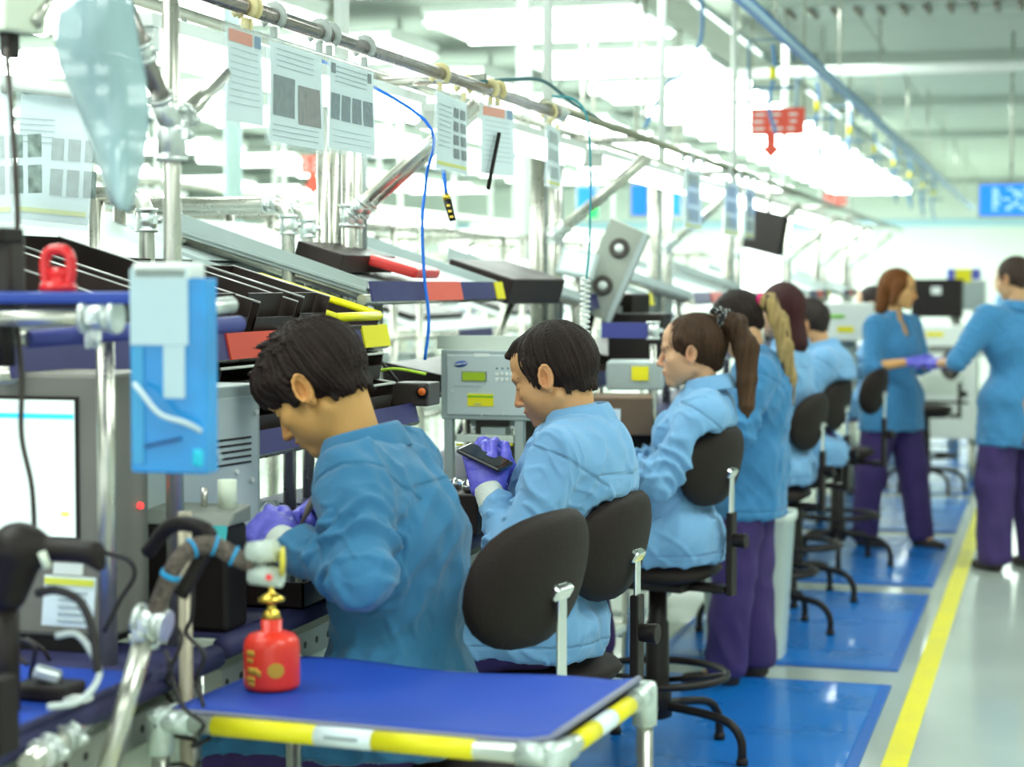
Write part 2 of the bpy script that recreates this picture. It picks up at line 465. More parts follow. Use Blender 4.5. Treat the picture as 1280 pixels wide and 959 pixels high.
def make_stool(label, seat_z=.655):
    """the sitter faces local +x; backrest at -x"""
    t = thing('work_stool', label, 'stool', (0, 0, 0), 0, 'black stools along the assembly bench')
    me = pad_mesh(.44, .43, .075, 0, 'seat', 0, 2.8)
    o = mesh_obj('seat', me, BLACKPU, t); o.rotation_euler = (0, R(90), 0); o.location = (.02, 0, seat_z - .035)
    MB().box((.0, 0, seat_z - .085), (.26, .19, .025)).box((-.17, 0, seat_z - .085), (.16, .075, .022)).build('seat_plate', BLACKMT, t, bevel=.004)
    MB().cyl((0.02, -.13, seat_z - .09), (0.02, -.26, seat_z - .105), .006).cyl((.02, -.24, seat_z - .103), (.02, -.29, seat_z - .109), .012).build('lever', BLACKPL, t)
    tilt = R(-13); top = Vector((-.245, 0, seat_z + .275)); bot = Vector((-.235, 0, seat_z - .09))
    bk = mesh_obj('backrest', pad_mesh(.43, .27, .058, -1.15, 'backrest', .8, 2.3), BLACKPU, t)
    bk.location = top + Vector((.012, 0, .035)); bk.rotation_euler = (0, tilt, 0)
    MB().box((-.262, 0, seat_z + .20), (.007, .032, .22)).build('back_bar', CHROME, t, bevel=.002)
    MB().box((-.262, 0, seat_z + .03), (.022, .044, .27)).build('bar_sleeve', BLACKMT, t, bevel=.004)
    MB().tube([(-.262, 0, seat_z - .07), (-.25, 0, seat_z - .092), (-.2, 0, seat_z - .098)], .02, 8, flat=.4).build('bar_foot', BLACKMT, t)
    MB().box((-.257, 0, seat_z + .295), (.03, .06, .03), (0, R(-30), 0)).build('back_bracket', CHROME, t, bevel=.006)
    MB().cyl((-.27, 0, seat_z + .075), (-.315, 0, seat_z + .075), .021, .025, 12).build('knob', BLACKPL, t, bevel=.003)
    MB().lathe([(.03, seat_z - .1), (.032, .45), (.038, .44), (.040, .24), (.046, .22), (.05, .13), (.03, .12)][::-1], (0, 0, 0), 20).build('column', BLACKMT, t)
    # foot ring with four spokes
    mb = MB(); mb.tube([(.23 * cos(a * pi / 16), .23 * sin(a * pi / 16), .27) for a in range(33)], .0125, 10)
    for a in range(4): mb.cyl((.04 * cos(a * pi / 2 + .4), .04 * sin(a * pi / 2 + .4), .25), (.225 * cos(a * pi / 2 + .4), .225 * sin(a * pi / 2 + .4), .27), .009)
    mb.build('foot_ring', BLACKMT, t)
    for k in range(5):
        a = 2 * pi * k / 5 + .62; d = Vector((cos(a), sin(a), 0))
        pts = smooth_pts([d * .03 + Vector((0, 0, .165)), d * .16 + Vector((0, 0, .155)), d * .255 + Vector((0, 0, .135)), d * .30 + Vector((0, 0, .085)), d * .305 + Vector((0, 0, .02))], 5)
        leg = MB().tube(pts, .0145, 10).build('leg', BLACKMT, t)
        MB().lathe([(.019, 0), (.020, .014), (.015, .026)], d * .305 + Vector((0, 0, .0)), 12).build('glide', BLACKPL, leg)
    return t
st0 = make_stool('black stool behind the worker with messy black hair, its backrest free')
st0.location = (-1.13, 3.44, 0.011); st0.rotation_euler = (0, 0, R(180 - 14))
for x, y, rz, lb in ((-1.205, 4.40, -9, 'black stool that carries the worker holding a phone'),
                     (-1.255, 6.10, -14, 'black stool that carries the worker with the polka dot scrunchie'),
                     (-1.25, 8.47, -10, 'black stool under the person with maroon hair'),
                     (-1.24, 9.38, -10, 'black stool under the person with cropped hair'),
                     (-1.17, 10.65, -10, 'empty black stool in front of the standing red-haired worker'),
                     (-.95, 14.6, 20, 'black stool seen between the legs of the standing workers')):
    dup(st0, (x, y, 0.011), R(180 + rz), lb)
for ch in st0.children:
    if ch.name in ('backrest', 'back_bracket', 'back_bar'): ch.location.z += .035
PADS = {1: (-1.205, 4.40, -9, -.035), 2: (-1.255, 6.10, -14, 0), 3: (-1.25, 8.47, -10, -.02), 4: (-1.24, 9.38, -10, 0)}
for k, dz in ((1, -.035), (3, -.02)):
    for ch in bpy.data.objects['work_stool.%03d' % k].children:
        if ch.name.split('.')[0] in ('backrest', 'back_bracket', 'back_bar'): ch.location.z += dz
# ================================================================ PEOPLE
def rotm(pitch=0., yaw=0., roll=0.):
    return np.array(Matrix.Rotation(R(yaw), 3, 'Z') @ Matrix.Rotation(R(pitch), 3, 'Y') @ Matrix.Rotation(R(roll), 3, 'X'))
SKINS = {}
def skin_mat(): return mat('skin', (.6, .4, .2), .52, attr='tint', bump=.08, bscale=220, var=.03)
def hair_mat(): return mat('hair', (.05, .03, .02), .5, attr='tint', spec=.3, bump=.5, bscale=60, stretch=(9, 9, 2.))
EYEDK = mat('dark_eyelash', (.02, .012, .01), .5)
A3 = lambda *p: np.array(p, float)

def head_prims(F, c, M, slim=1.0, fat=0.0):
    H = lambda x, y, z: c + M @ A3(x, y * slim, z)
    F.ell(H(-.014, 0, .030), (.094 + fat, .073 * slim + fat, .086 + fat), .01, M)
    F.ell(H(.030, 0, .040), (.057 + fat, .060 * slim, .055), .02, M)
    F.ell(H(.024, 0, -.035), (.062, .058 * slim, .074), .02, M)
    for s in (-1, 1):
        F.cone(H(-.008, .050 * s, -.058), H(.064, .014 * s, -.098), .016, .015, .022)
        F.ell(H(.056, .042 * s, -.026), (.024, .020, .020), .022, M)
    F.ell(H(.070, 0, -.097), (.021, .021, .017), .015, M)
    F.ell(H(.066, 0, -.064), (.030, .033, .028), .02, M)
    F.cone(H(.079, .034 * s, .019), H(.084, 0, .016), .009, .009, .012)
    for s in (-1, 1):
        F.cone(H(.084, .008 * s, .019), H(.072, .042 * s, .020), .0085, .008, .012)
    for s in (-1, 1):
        F.ell(H(.100, .033 * s, -.001), (.020, .018, .013), .012, M, 's')
        F.ell(H(.071, .032 * s, -.003), (.0145, .0155, .0125), .004, M)
    F.cone(H(.086, 0, .008), H(.106, 0, -.032), .0065, .0095, .010)
    F.ell(H(.107, 0, -.036), (.0105, .0105, .0085), .006, M)
    for s in (-1, 1): F.ell(H(.096, .012 * s, -.040), (.010, .0065, .0065), .005, M)
    F.ell(H(.093, 0, -.0600), (.0090, .021, .0058), .005, M)
    F.ell(H(.090, 0, -.0725), (.0095, .018, .0065), .005, M)
    F.ell(H(.102, 0, -.0662), (.007, .024, .0022), .003, M, 's')
    F.ell(H(.096, 0, -.083), (.007, .018, .005), .006, M, 's')
    for s in (-1, 1): F.ell(H(.034, .034 * s, -.050), (.036, .027, .042), .02, M)
    for s in (-1, 1):
        Me = M @ rotm(-14, 14 * s, 0)
        F.ell(H(-.009, .079 * s, -.010), (.0190, .0075, .0320), .006, Me)
        F.ell(H(-.003, .0870 * s, -.008), (.0110, .0090, .0200), .002, Me, 's')
        e0 = H(-.009, .0820 * s, -.010)
        for q in range(9):
            a0, a1 = R(-70 + 34 * q), R(-70 + 34 * (q + 1))
            F.cone(e0 + Me @ A3(-.0155 * cos(a0), .004 * s, .0285 * sin(a0)), e0 + Me @ A3(-.0155 * cos(a1), .004 * s, .0285 * sin(a1)), .0036, .0036, .003)
        F.ell(H(-.006, .077 * s, -.040), (.0085, .006, .0085), .006, Me)

def limb(F, pts, rs, k=.025):
    for i in range(len(pts) - 1): F.cone(pts[i], pts[i + 1], rs[i], rs[i + 1], k)

def hand_prims(F, w, M, side, curl, thumb, grow=0., spread=1.0, sc=1.0):
    """w wrist point, M columns: fingers / across towards thumb / back of hand"""
    T = lambda p: w + M @ (np.array(p, float) * sc)
    F.box(T((.050, 0, 0)), (.044 * sc + grow, .040 * sc + grow, .014 * sc + grow), .013, .012, M)
    F.cone(T((-.035, 0, 0)), T((.02, 0, 0)), .025 * sc + grow, .025 * sc + grow, .02)
    F.ell(T((.032, .024, -.006)), (.032, .018 + grow, .017 + grow), .015, M)
    for i, (y, L) in enumerate(((.030, (.040, .025, .020)), (.0105, (.045, .029, .021)), (-.010, (.041, .027, .020)), (-.029, (.032, .021, .018)))):
        p = np.array((.086, y, 0.)); a = R(3); ya = R(5) * (1.5 - i) * spread
        cu = curl[i] if isinstance(curl, (list, tuple)) else curl
        for j in range(3):
            a += R(cu) * (1.0, 1.15, .8)[j]
            d = np.array((cos(a) * cos(ya), sin(ya), -sin(a)))
            q = p + d * L[j]
            r = (.0098, .0090, .0082, .0074)
            F.cone(T(p), T(q), r[j] * sc + grow, r[j + 1] * sc + grow, .004)
            p = q
    p = np.array((.022, .030, -.006)); a, b = thumb
    for j, L in enumerate((.040, .031, .026)):
        aa = R(a) - R(b) * j * .5
        d = np.array((cos(aa) * .95, sin(aa) * .9, -sin(R(b)) * (.4 + .35 * j))); d /= np.linalg.norm(d)
        q = p + d * L
        F.cone(T(p), T(q), (.0145, .0115, .0105)[j] * sc + grow, (.0115, .0105, .009)[j] * sc + grow, .006)
        p = q

def bounds(pts, m):
    P = np.array(pts); return P.min(0) - m, P.max(0) + m

def strand_noise(q, c, freq=38, amp=.0022):
    v = q - np.array(c)
    phi = np.arctan2(v[:, 1], v[:, 0]); rad = np.linalg.norm(v, axis=1)
    return amp * (vnoise(np.stack([phi * freq / 6.28 * 4, rad * 9, phi * 0 + 3], 1)) + .6 * vnoise(np.stack([phi * freq / 6.28 * 9, rad * 14, phi * 0 + 7], 1)))

def make_hair(root, sp, c, M, res):
    st = sp['hair']; col = np.array(sp['hair_col']); grow = sp.get('hair_grow', 0.)
    H = lambda x, y, z: c + M @ A3(x, y, z)
    F = Field(c - .19, c + .19, res)
    F.ell(H(-.019, 0, .034), (.100 + grow, .0795 + grow, .087 + grow), .01, M)
    if st == 'messy':
        F.ell(H(.045, 0, .056), (.056, .062, .044), .03, M)
        F.ell(H(-.052, 0, .010), (.064, .073, .066), .03, M)
        F.cone(H(.055, .048, .045), H(.066, .053, .020), .020, .008, .02)
        F.cone(H(.080, .01, .060), H(.096, .015, .026), .020, .006, .02)
        F.cone(H(.076, -.03, .055), H(.090, -.03, .026), .020, .006, .02)
        F.cone(H(.018, .070, .03), H(.024, .074, -.022), .017, .006, .012)
        F.cone(H(.018, -.070, .03), H(.024, -.074, -.022), .017, .006, .012)
        F.cone(H(-.045, .05, -.01), H(-.062, .040, -.052), .035, .020, .02)
        F.cone(H(-.045, -.05, -.01), H(-.062, -.040, -.052), .035, .020, .02)
        rr = random.Random(5)
        for i in range(90):
            a = rr.uniform(-2.8, 2.8); e = rr.uniform(.35, 1.45)
            n = A3(cos(a) * cos(e), sin(a) * cos(e), sin(e))
            p = A3(-.02, 0, .034) + n * A3(.098, .078, .084); d = n * .5 + A3(.8, rr.uniform(-.5, .5), .12)
            F.cone(c + M @ p, c + M @ (p + d * rr.uniform(.014, .032)), .007, .0010, .004)
        F.ell(H(.140, 0, -.042), (.095, .115, .074), .006, M, 's')
    elif st in ('short', 'buzz', 'short_back'):
        F.ell(H(-.050, 0, .005), (.070 + grow, .074 + grow, .068), .03, M)
        F.cone(H(-.050, .04, -.01), H(-.070, .030, -.058), .034, .016, .02)
        F.cone(H(-.050, -.04, -.01), H(-.070, -.030, -.058), .034, .016, .02)
        for s in (-1, 1): F.cone(H(.016, .069 * s, .03), H(.019, .071 * s, -.026), .012, .005, .012)
        if st == 'short':
            F.cone(H(.045, .02, .084), H(.076, .02, .078), .018, .010, .02); F.cone(H(.045, -.03, .084), H(.074, -.03, .076), .018, .010, .02)
        F.ell(H(.150, 0, -.002), (.117, .128, .092), .006, M, 's')
    elif st in ('ponytail', 'ponytail_low', 'bob'):
        F.ell(H(-.052, 0, .012), (.064, .078, .070), .03, M)
        for s in (-1, 1): F.cone(H(.020, .070 * s, .04), H(-.020, .072 * s, .0), .014, .012, .02)
        F.cone(H(-.05, 0, 0), H(-.070, 0, -.050), .045, .030, .02)
        if st == 'bob':
            for s in (-1, 1): F.cone(H(.010, .066 * s, .03), H(-.01, .082 * s, -.09), .03, .022, .02)
            F.cone(H(-.06, 0, .0), H(-.075, 0, -.13), .06, .045, .02)
        F.ell(H(.146, 0, -.014), (.104, .122, .084), .006, M, 's')
    elif st == 'long':
        F.ell(H(-.052, 0, .0), (.068, .084, .080), .03, M)
        F.cone(H(-.05, 0, -.02), H(-.080, .0, -.16), .062, .05, .03)
        F.ell(H(.146, 0, -.014), (.104, .122, .084), .006, M, 's')
    if st in ('messy', 'short') and res < .004:
        rr = random.Random(9)
        for i in range(70):
            a = rr.uniform(-1.25, 1.25); y = .062 * sin(a); x = -.018 - .075 * cos(a)
            z = -.052 - .016 * cos(a) + rr.uniform(-.004, .006)
            F.cone(H(x + .004, y, z + .018), H(x + .004 + rr.uniform(-.003, .006), y * .97 + rr.uniform(-.004, .004), z - rr.uniform(.004, .014)), .006, .001, .003)
        for s in (-1, 1):
            for i in range(14):
                x = rr.uniform(.012, .034); z = rr.uniform(-.022, .03)
                F.cone(H(x, .070 * s, z + .02), H(x + rr.uniform(.0, .008), .073 * s, z - .012), .005, .001, .003)
    if st not in ('bob', 'long'):
        for s in (-1, 1): F.ell(H(-.007, .094 * s, -.014), (.027, .028, .036), .005, M, 's')
    w0 = A3(-.05, .01, .10)
    def loc(P): return (P - c) @ M
    def colf(P):
        q = loc(P); n = strand_noise(q, w0, 60, 1.0)
        k = np.clip(1 + .45 * n, .4, 1.8)[:, None]
        base = np.tile(col, (len(P), 1))
        if st in ('ponytail',):
            base = base * (1 + .6 * np.clip((q[:, 0:1] + .02) / .1, 0, 1))
        return base * k
    me = F.mesh('hair', lambda P: strand_noise(loc(P), w0, 40, .0036 if st == 'messy' else .0026), colf)
    mesh_obj('hair', me, hair_mat(), root)
    if st in ('ponytail', 'ponytail_low'):
        pts = [np.array(p) for p in sp['tail']]; rr = sp['tail_r']
        lo, hi = bounds(pts, .07); F = Field(lo, hi, res * .9)
        limb(F, pts, rr, .012)
        col2 = np.array(sp['tail_col'])
        A = np.array([[95, 60, 0], [60, -95, 0], [12, 8, 5.]])
        def cf(P):
            n = vnoise(P @ A) + .5 * vnoise(P @ A * 2.3)
            t = np.clip((hi[2] - .07 - P[:, 2]) / (hi[2] - lo[2] - .14), 0, 1)[:, None]
            return (col * (1 - t) + col2 * t) * np.clip(1 + .4 * n, .4, 1.8)[:, None] if not sp.get('streak') else \
                np.where((vnoise(P @ A * .6) > -.28)[:, None], col2, col * 1.5) * np.clip(1 + .35 * n, .4, 1.8)[:, None]
        me = F.mesh('ponytail', lambda P: .0055 * vnoise(P @ A * .6) + .003 * vnoise(P @ A), cf)
        mesh_obj('ponytail', me, hair_mat(), root, label=sp.get('tail_label'))
        t0, t1 = Vector(pts[0]), Vector(pts[1])
        if sp.get('tie') == 'polka':
            d = (t1 - t0).normalized()
            F = Field(pts[0] - .07, pts[0] + .07, .003)
            x, y, z = frame(d)
            for i in range(12):
                a = i * pi / 6; a2 = (i + 1) * pi / 6; rw = .026
                F.cone(t0 + (x * cos(a) + y * sin(a)) * rw, t0 + (x * cos(a2) + y * sin(a2)) * rw, .009 + .003 * (i % 2), .012 - .003 * (i % 2), .003)
            for s in (-1, 1):
                F.ell(Vector(t0) + x * .02 * s + Vector((0.02, 0, .03)), (.024, .012, .013), .006, rotm(20 * s, 30 * s))
            def pol(P):
                g = P / .0085; f = g - np.floor(g) - .5
                return np.where((np.abs(f) ** 2).sum(1)[:, None] < .09, .75, .012) * np.ones((1, 3))
            mesh_obj('scrunchie', F.mesh('scrunchie', None, pol), mat('polka_dot_scrunchie', (.05, .05, .05), .8, attr='tint'), root, label='black scrunchie bow with white polka dots')
        elif sp.get('tie'):
            d = (t1 - t0).normalized(); x, y, z = frame(d)
            MB().tube([t0 + (x * cos(a * pi / 6) + y * sin(a * pi / 6)) * (rr[0] + .004) for a in range(13)], .009, 8).build('hair_tie', mat('magenta_hair_tie', (.75, .02, .18), .6), root, label='magenta hair tie')

def make_collar(root, m, c, ax, r=.062, open_deg=34, flap=.05, h=.038, pts_len=.03):
    z = Vector(ax).normalized(); x = Vector((1, 0, 0)); x = (x - z * x.dot(z)).normalized(); y = z.cross(x)
    vs = []; fs = []; n = 40; c = Vector(c)
    for i in range(n + 1):
        t = R(open_deg) + (2 * pi - 2 * R(open_deg)) * i / n
        e = abs(i / n - .5) * 2; pe = max(0, (e - .8) / .2)
        dr = x * cos(t) * 1.04 + y * sin(t)
        drop = .016 * (e ** 2)
        prof = ((r + .004, -.012 - drop), (r, .010 - drop), (r - .003, h * .9 - drop), (r + .001, h - drop), (r + .007, h * .93 - drop),
                (r + .018 + .002 * sin(i * 1.3), h - flap * .5 - drop - pe * pts_len * .4), (r + .026 + .002 * sin(i * 1.3), h - flap - drop - pe * pts_len))
        for a, b in prof: vs.append(c + dr * a + z * b)
    k = 7
    for i in range(n):
        for j in range(k - 1): fs.append((i * k + j, i * k + j + 1, (i + 1) * k + j + 1, (i + 1) * k + j))
    mb = MB().add(vs, fs, True); o = mb.build('collar', m, root)
    s = o.modifiers.new('thick', 'SOLIDIFY'); s.thickness = .0035; s.offset = 0
    sb = o.modifiers.new('sub', 'SUBSURF'); sb.levels = 1; sb.render_levels = 1
    return o

def person(sp):
    root = thing('person', sp['label'], 'person', (sp['x'], sp['y'], 0), R(sp['rz']))
    g = lambda k: A3(*sp[k])
    P, W_, C, N = g('pelvis'), g('waist'), g('chest'), g('neck')
    c = g('head'); M = rotm(sp.get('pitch', 0), sp.get('hyaw', 0), sp.get('roll', 0))
    SL, SR, EL, ER, WL, WR = g('shL'), g('shR'), g('elL'), g('elR'), g('wrL'), g('wrR')
    res, hres = sp.get('res', .009), sp.get('hres', .0045)
    fem = sp.get('fem', False); b = sp.get('bulk', 1.0)
    sit = sp.get('sit', True)
    HL, HR = P + A3(.0, .095, -.02), P + A3(.0, -.095, -.02)
    KL, KR, AL, AR = g('knL'), g('knR'), g('anL'), g('anR')
    if sp.get('hips'): HL, HR = P + A3(*sp['hips']), P + A3(sp['hips'][0], -sp['hips'][1], sp['hips'][2])
    allp = [P, C, N, c + A3(0, 0, .08), SL, SR, EL, ER, WL, WR, KL, KR, AL, AR]
    lo, hi = bounds(allp, .16); lo[2] = max(lo[2], 0.0); hi[2] = c[2] + .17
    hz = [(c[i] - .135, c[i] + .135, hres) for i in range(3)]
    F = Field(lo, hi, res, ([hz[0]], [hz[1]], [hz[2]]))
    # torso, under the coat
    spine = (C - W_) / np.linalg.norm(C - W_)
    F.ell(P, (.10 * b, .145 * b, .10), .04)
    F.cone(P, W_, .085 * b, .08 * b, .05)
    tilt = math.degrees(atan2(spine[0], spine[2]))
    MC = rotm(tilt)
    F.ell(C, (.085 * b, .135 * b, .15), .05, MC)
    F.cone(SL * .9 + SR * .1, SR * .9 + SL * .1, .045, .045, .05)
    if fem: F.ell(C + MC @ A3(.075, 0, -.02), (.04, .11, .05), .04, MC)
    nb = M @ A3(-.028, 0, -.055)
    F.cone(N - A3(0, 0, .03), c + nb, .053 if not fem else .044, .050 if not fem else .043, .025)
    limb(F, [SL, EL, WL], (.044, .035, .024)); limb(F, [SR, ER, WR], (.044, .035, .024))
    limb(F, [HL, KL, AL], (.068, .048, .032), .04); limb(F, [HR, KR, AR], (.068, .048, .032), .04)
    for A_ in (AL, AR): F.cone(A_, A_ + A3(.1, 0, -.055), .028, .02, .02)
    hd = {}
    for s, Wp, E in (('L', WL, EL), ('R', WR, ER)):
        key = 'hand' + s
        if key not in sp: continue
        h = sp[key]; fx = A3(*h['dir']); fx /= np.linalg.norm(fx)
        zb = A3(*h['back']); zb = zb - fx * zb.dot(fx); zb /= np.linalg.norm(zb)
        yt = np.cross(zb, fx)
        if s == 'R': pass
        if h.get('flip'): yt = -yt
        HM = np.stack([fx, yt, zb], 1); hd[s] = (Wp, HM, h)
        F.cone(Wp, Wp + fx * .02, .021, .018, .01)
        F.box(Wp + fx * .05, (.036, .030, .009), .008, .01, HM)
    if sp.get('pad'):
        sx_, sy_, sr_, sz_ = PADS[sp['pad']]; a_ = R(180 + sr_)
        wx, wy = sx_ + cos(a_) * -.221 - sp['x'], sy_ + sin(a_) * -.221 - sp['y']; q_ = R(-sp['rz'])
        lx, ly = cos(q_) * wx - sin(q_) * wy, sin(q_) * wx + cos(q_) * wy
        Mp = rotm(-13, 180 + sr_ - sp['rz'])
        pc = A3(lx, ly, .655 + .31 + sz_) - Mp[:, 0] * (.16 - .047)
        F.box(pc, (.20, .26, .185), .06, .02, Mp, 's')
    head_prims(F, c, M, .97 if not fem else .93)
    skin = np.array(sp.get('skin', (.62, .36, .17)))
    def colf(V):
        q = (V - c) @ M; out = np.tile(skin, (len(V), 1))
        lip = (((q[:, 0] - .094) / .020) ** 2 + (q[:, 1] / .023) ** 2 + ((q[:, 2] + .066) / .0115) ** 2) < 1
        red = np.exp(-(((q[:, 0] - .105) / .02) ** 2 + (q[:, 1] / .02) ** 2 + ((q[:, 2] + .036) / .018) ** 2)) + .8 * np.exp(-(((q[:, 0] + .006) / .025) ** 2 + ((np.abs(q[:, 1]) - .085) / .015) ** 2 + ((q[:, 2] + .012) / .035) ** 2))
        out = out * (1 - .25 * red[:, None] * np.array((0, .8, .8)))
        out[lip] = skin * np.array(sp.get('lip', (.80, .52, .55)))
        st = sp.get('stubble', 0)
        if st:
            mk = np.clip((-.045 - q[:, 2]) / .02, 0, 1) * np.clip((.005 + q[:, 0]) / .03, 0, 1) * (np.abs(q[:, 1]) < .09) * (q[:, 2] > -.13) * ~lip
            mk = mk * (.8 + .3 * vnoise(V * 600))
            out = out * (1 - st * mk[:, None] * np.array((.75, .8, .75)))
        return out
    mesh_obj('body', F.mesh('body', None, colf), skin_mat(), root)
    Hv = lambda x, y, z: Vector(c + M @ A3(x, y * .97, z))
    for s in (-1, 1):
        MB().tube([Hv(.0895, .012 * s, .019), Hv(.0865, .027 * s, .0250), Hv(.0755, .043 * s, .0230), Hv(.066, .051 * s, .017)], [.0028, .0042, .0036, .0015], 8).build(
            'eyebrow', mat('brow_hair', tuple(np.array(sp['hair_col']) * .8), .7), root)
        if sp.get('eyes') == 'open':
            MB().lathe([(.0005, .0128), (.006, .0112), (.0105, .0065), (.0122, 0)], Hv(.0715, .032 * s, -.003), 14, M @ A3(1, .12 * s, 0)).build('eyeball', mat('eye_white', (.55, .52, .46), .25), root)
            MB().lathe([(.0004, .0010), (.0048, .0001), (.0052, -.0004)], Hv(.0832, .0335 * s, -.0035), 14, M @ A3(1, .12 * s, 0)).build('iris', mat('dark_iris', (.03, .015, .01), .2), root)
            z0 = .0045
        else: z0 = -.0045
        MB().tube([Hv(.0800, .019 * s, z0 - .002), Hv(.0838, .029 * s, z0), Hv(.0815, .040 * s, z0 - .001), Hv(.0735, .047 * s, z0 - .004)], [.0009, .0020, .0022, .0010], 6).build('eyelash', EYEDK, root)
    # ---- coat
    cm = sp['coat']; th = sp.get('coat_th', .02)
    pts = [P, C, N, SL, SR, EL, ER, WL, WR]
    lo, hi = bounds(pts, .17); lo[2] = sp['hem'] - .06
    hi[2] = N[2] + .12
    if sit: hi[0] = max(hi[0], P[0] + .36)
    F = Field(lo, hi, sp.get('cres', res))
    F.ell(P + A3(0, 0, .02), (.115 * b + th, .155 * b + th, .12), .05)
    F.cone(P, W_, .10 * b + th, .098 * b + th, .06)
    F.ell(C, (.10 * b + th, .15 * b + th, .165), .06, MC)
    if fem: F.ell(C + MC @ A3(.085, 0, -.02), (.05, .12, .06), .05, MC)
    if sp.get('back'):  # extra fullness of cloth behind
        q = A3(*sp['back']); F.ell(q, (.09, .16, .14), .08)
    F.cone(N - A3(.0, 0, .055), N - A3(0, 0, .012), .085, .058, .05)
    F.cone(SL * .88 + SR * .12, SR * .88 + SL * .12, .062, .062, .06)
    sr = sp.get('sleeve', (.068, .060, .040))
    for S_, E_, W2 in ((SL, EL, WL), (SR, ER, WR)):
        F.cone(S_, E_, sr[0], sr[1], .045)
        cut = sp.get('sleeve_end', .9)
        if cut > 0: F.cone(E_, E_ + (W2 - E_) * cut, sr[1] - .002, sr[2], .02)
    if sit:
        for Hh, K in ((HL, KL), (HR, KR)):
            F.cone(Hh + A3(-.01, 0, .01), Hh + (K - Hh) * sp.get('lap', .55), .104, .092, .05)
        F.cone(P + A3(-.02, 0, -.04), P + A3(.1, 0, -.05), .12, .12, .06)
    else:
        hm = A3(P[0], P[1], sp['hem'])
        for s in (-1, 1): F.cone(P + A3(0, .05 * s, 0), hm + A3(.0, .055 * s, -.06), .115 * b + th * .5, .135 * b + th * .5, .06)
    if sp.get('pad'):
        F.box(pc, (.16, .232, .150), .06, .012, Mp, 's')
    if sp.get('vneck'): F.ell(N + A3(.075, 0, -.055), (.055, .042, .10), .008, None, 's')
    # cut the hem flat
    F.box(((lo[0] + hi[0]) / 2, (lo[1] + hi[1]) / 2, sp['hem'] - .3), (2, 2, .3), .003, .006, None, 's')
    seed = sp.get('seed', 0) * 3.7
    A1 = rotm(sp.get('fold_tilt', 25), 0, 20) @ np.diag((9, 14, 4.)); A2 = rotm(-40, 30, 0) @ np.diag((22, 18, 7.)); A3_ = rotm(sp.get('fold_tilt', 25) + 12, 25, 10) @ np.diag((26, 22, 4.5))
    def disp(V):
        n1 = vnoise(V @ A1 + seed); n2 = vnoise(V @ A2 + seed + 5); n3 = vnoise(V @ A3_ + seed + 9 + .8 * n1[:, None])
        d = .010 * (1 - 2 * np.abs(n1)) + .0055 * (1 - np.abs(n2) * 2) + .006 * (np.clip(1 - 3.2 * np.abs(n3), 0, 1)) - .007
        for S_, E_, W2 in ((SL, EL, WL), (SR, ER, WR)):
            for a, bq in ((E_, W2), (E_, S_)):
                v = bq - a; L = np.linalg.norm(v); v = v / L; t = (V - a) @ v
                rd = np.linalg.norm(V - a - t[:, None] * v, axis=1)
                m = np.exp(-((t - .05) / .07) ** 2) * (rd < .105) * (t > -.03)
                d = d + m * .0075 * (1.3 - 2.6 * np.abs(np.sin(t * 62 + 2.4 * vnoise(V * 13 + seed))))
        top = np.clip((V[:, 2] - N[2] + .02) / .05, 0, 1) * (np.linalg.norm(V - N, axis=1) < .14)
        return np.maximum(d, -.007) * (1 - top) * sp.get('fold', 1.0)
    def seams(V):
        r_ = np.zeros(len(V))
        for S_, E_ in ((SL, EL), (SR, ER)):
            v = (E_ - S_) / np.linalg.norm(E_ - S_); t = (V - S_) @ v; rd = np.linalg.norm(V - S_ - t[:, None] * v, axis=1)
            r_ = np.maximum(r_, np.exp(-((t - .012) / .0042) ** 2) * (rd < .13))
        up_ = N - C; up_ = up_ / np.linalg.norm(up_); t = (V - N) @ up_
        r_ = np.maximum(r_, .8 * np.exp(-((t + .105) / .004) ** 2) * (V[:, 0] < C[0]) * (np.abs(V[:, 1]) < .17))
        r_ = np.maximum(r_, .7 * np.exp(-((V[:, 2] - sp['hem'] - .035) / .004) ** 2))
        return np.repeat(r_[:, None], 3, 1)
    co = mesh_obj('coat', F.mesh('coat', disp, seams), cm, root)
    nax = (c + nb) - N
    if sp.get('collar', True):
        make_collar(root, cm, N + A3(*sp.get('collar_off', (-.004, 0, .0))), nax / np.linalg.norm(nax) * 1.0 + A3(-.15, 0, .5), r=sp.get('collar_r', .066))
    # ---- trousers
    lo, hi = bounds([P, KL, KR, AL, AR], .15); lo[2] = max(.02, lo[2])
    F = Field(lo, hi, max(res, .009))
    F.ell(P, (.10 * b, .135 * b, .10), .04)
    tr = sp.get('leg', (.082, .066, .056))
    limb(F, [HL, KL, AL + A3(0, 0, .0)], tr, .035); limb(F, [HR, KR, AR + A3(0, 0, .0)], tr, .035)
    F.box((0, 0, AL[2] - .04 - .3), (3, 3, .3), .003, .004, None, 's')
    if not sit: F.box((0, 0, sp['hem'] + .01 + .3), (3, 3, .3), .003, .004, None, 's')
    mesh_obj('trousers', F.mesh('trousers', lambda V: .008 * (1 - 2 * np.abs(vnoise(V @ (rotm(20, 10) @ np.diag((14, 14, 5.))) + seed)))), TROUSER, root)
    for A_ in (AL, AR):
        F = Field(A_ - A3(.12, .08, .12), A_ + A3(.24, .08, .06), .006)
        a = A_ * 1.0
        F.ell(a + A3(-.01, 0, -.045), (.045, .038, .045), .02); F.cone(a + A3(.0, 0, -.055), a + A3(.15, 0, -.066), .040, .030, .03)
        F.box(a + A3(.06, 0, -.285), (.5, .5, .2), .002, .003, None, 's')
        mesh_obj('shoe', F.mesh('shoe'), SHOE, root)
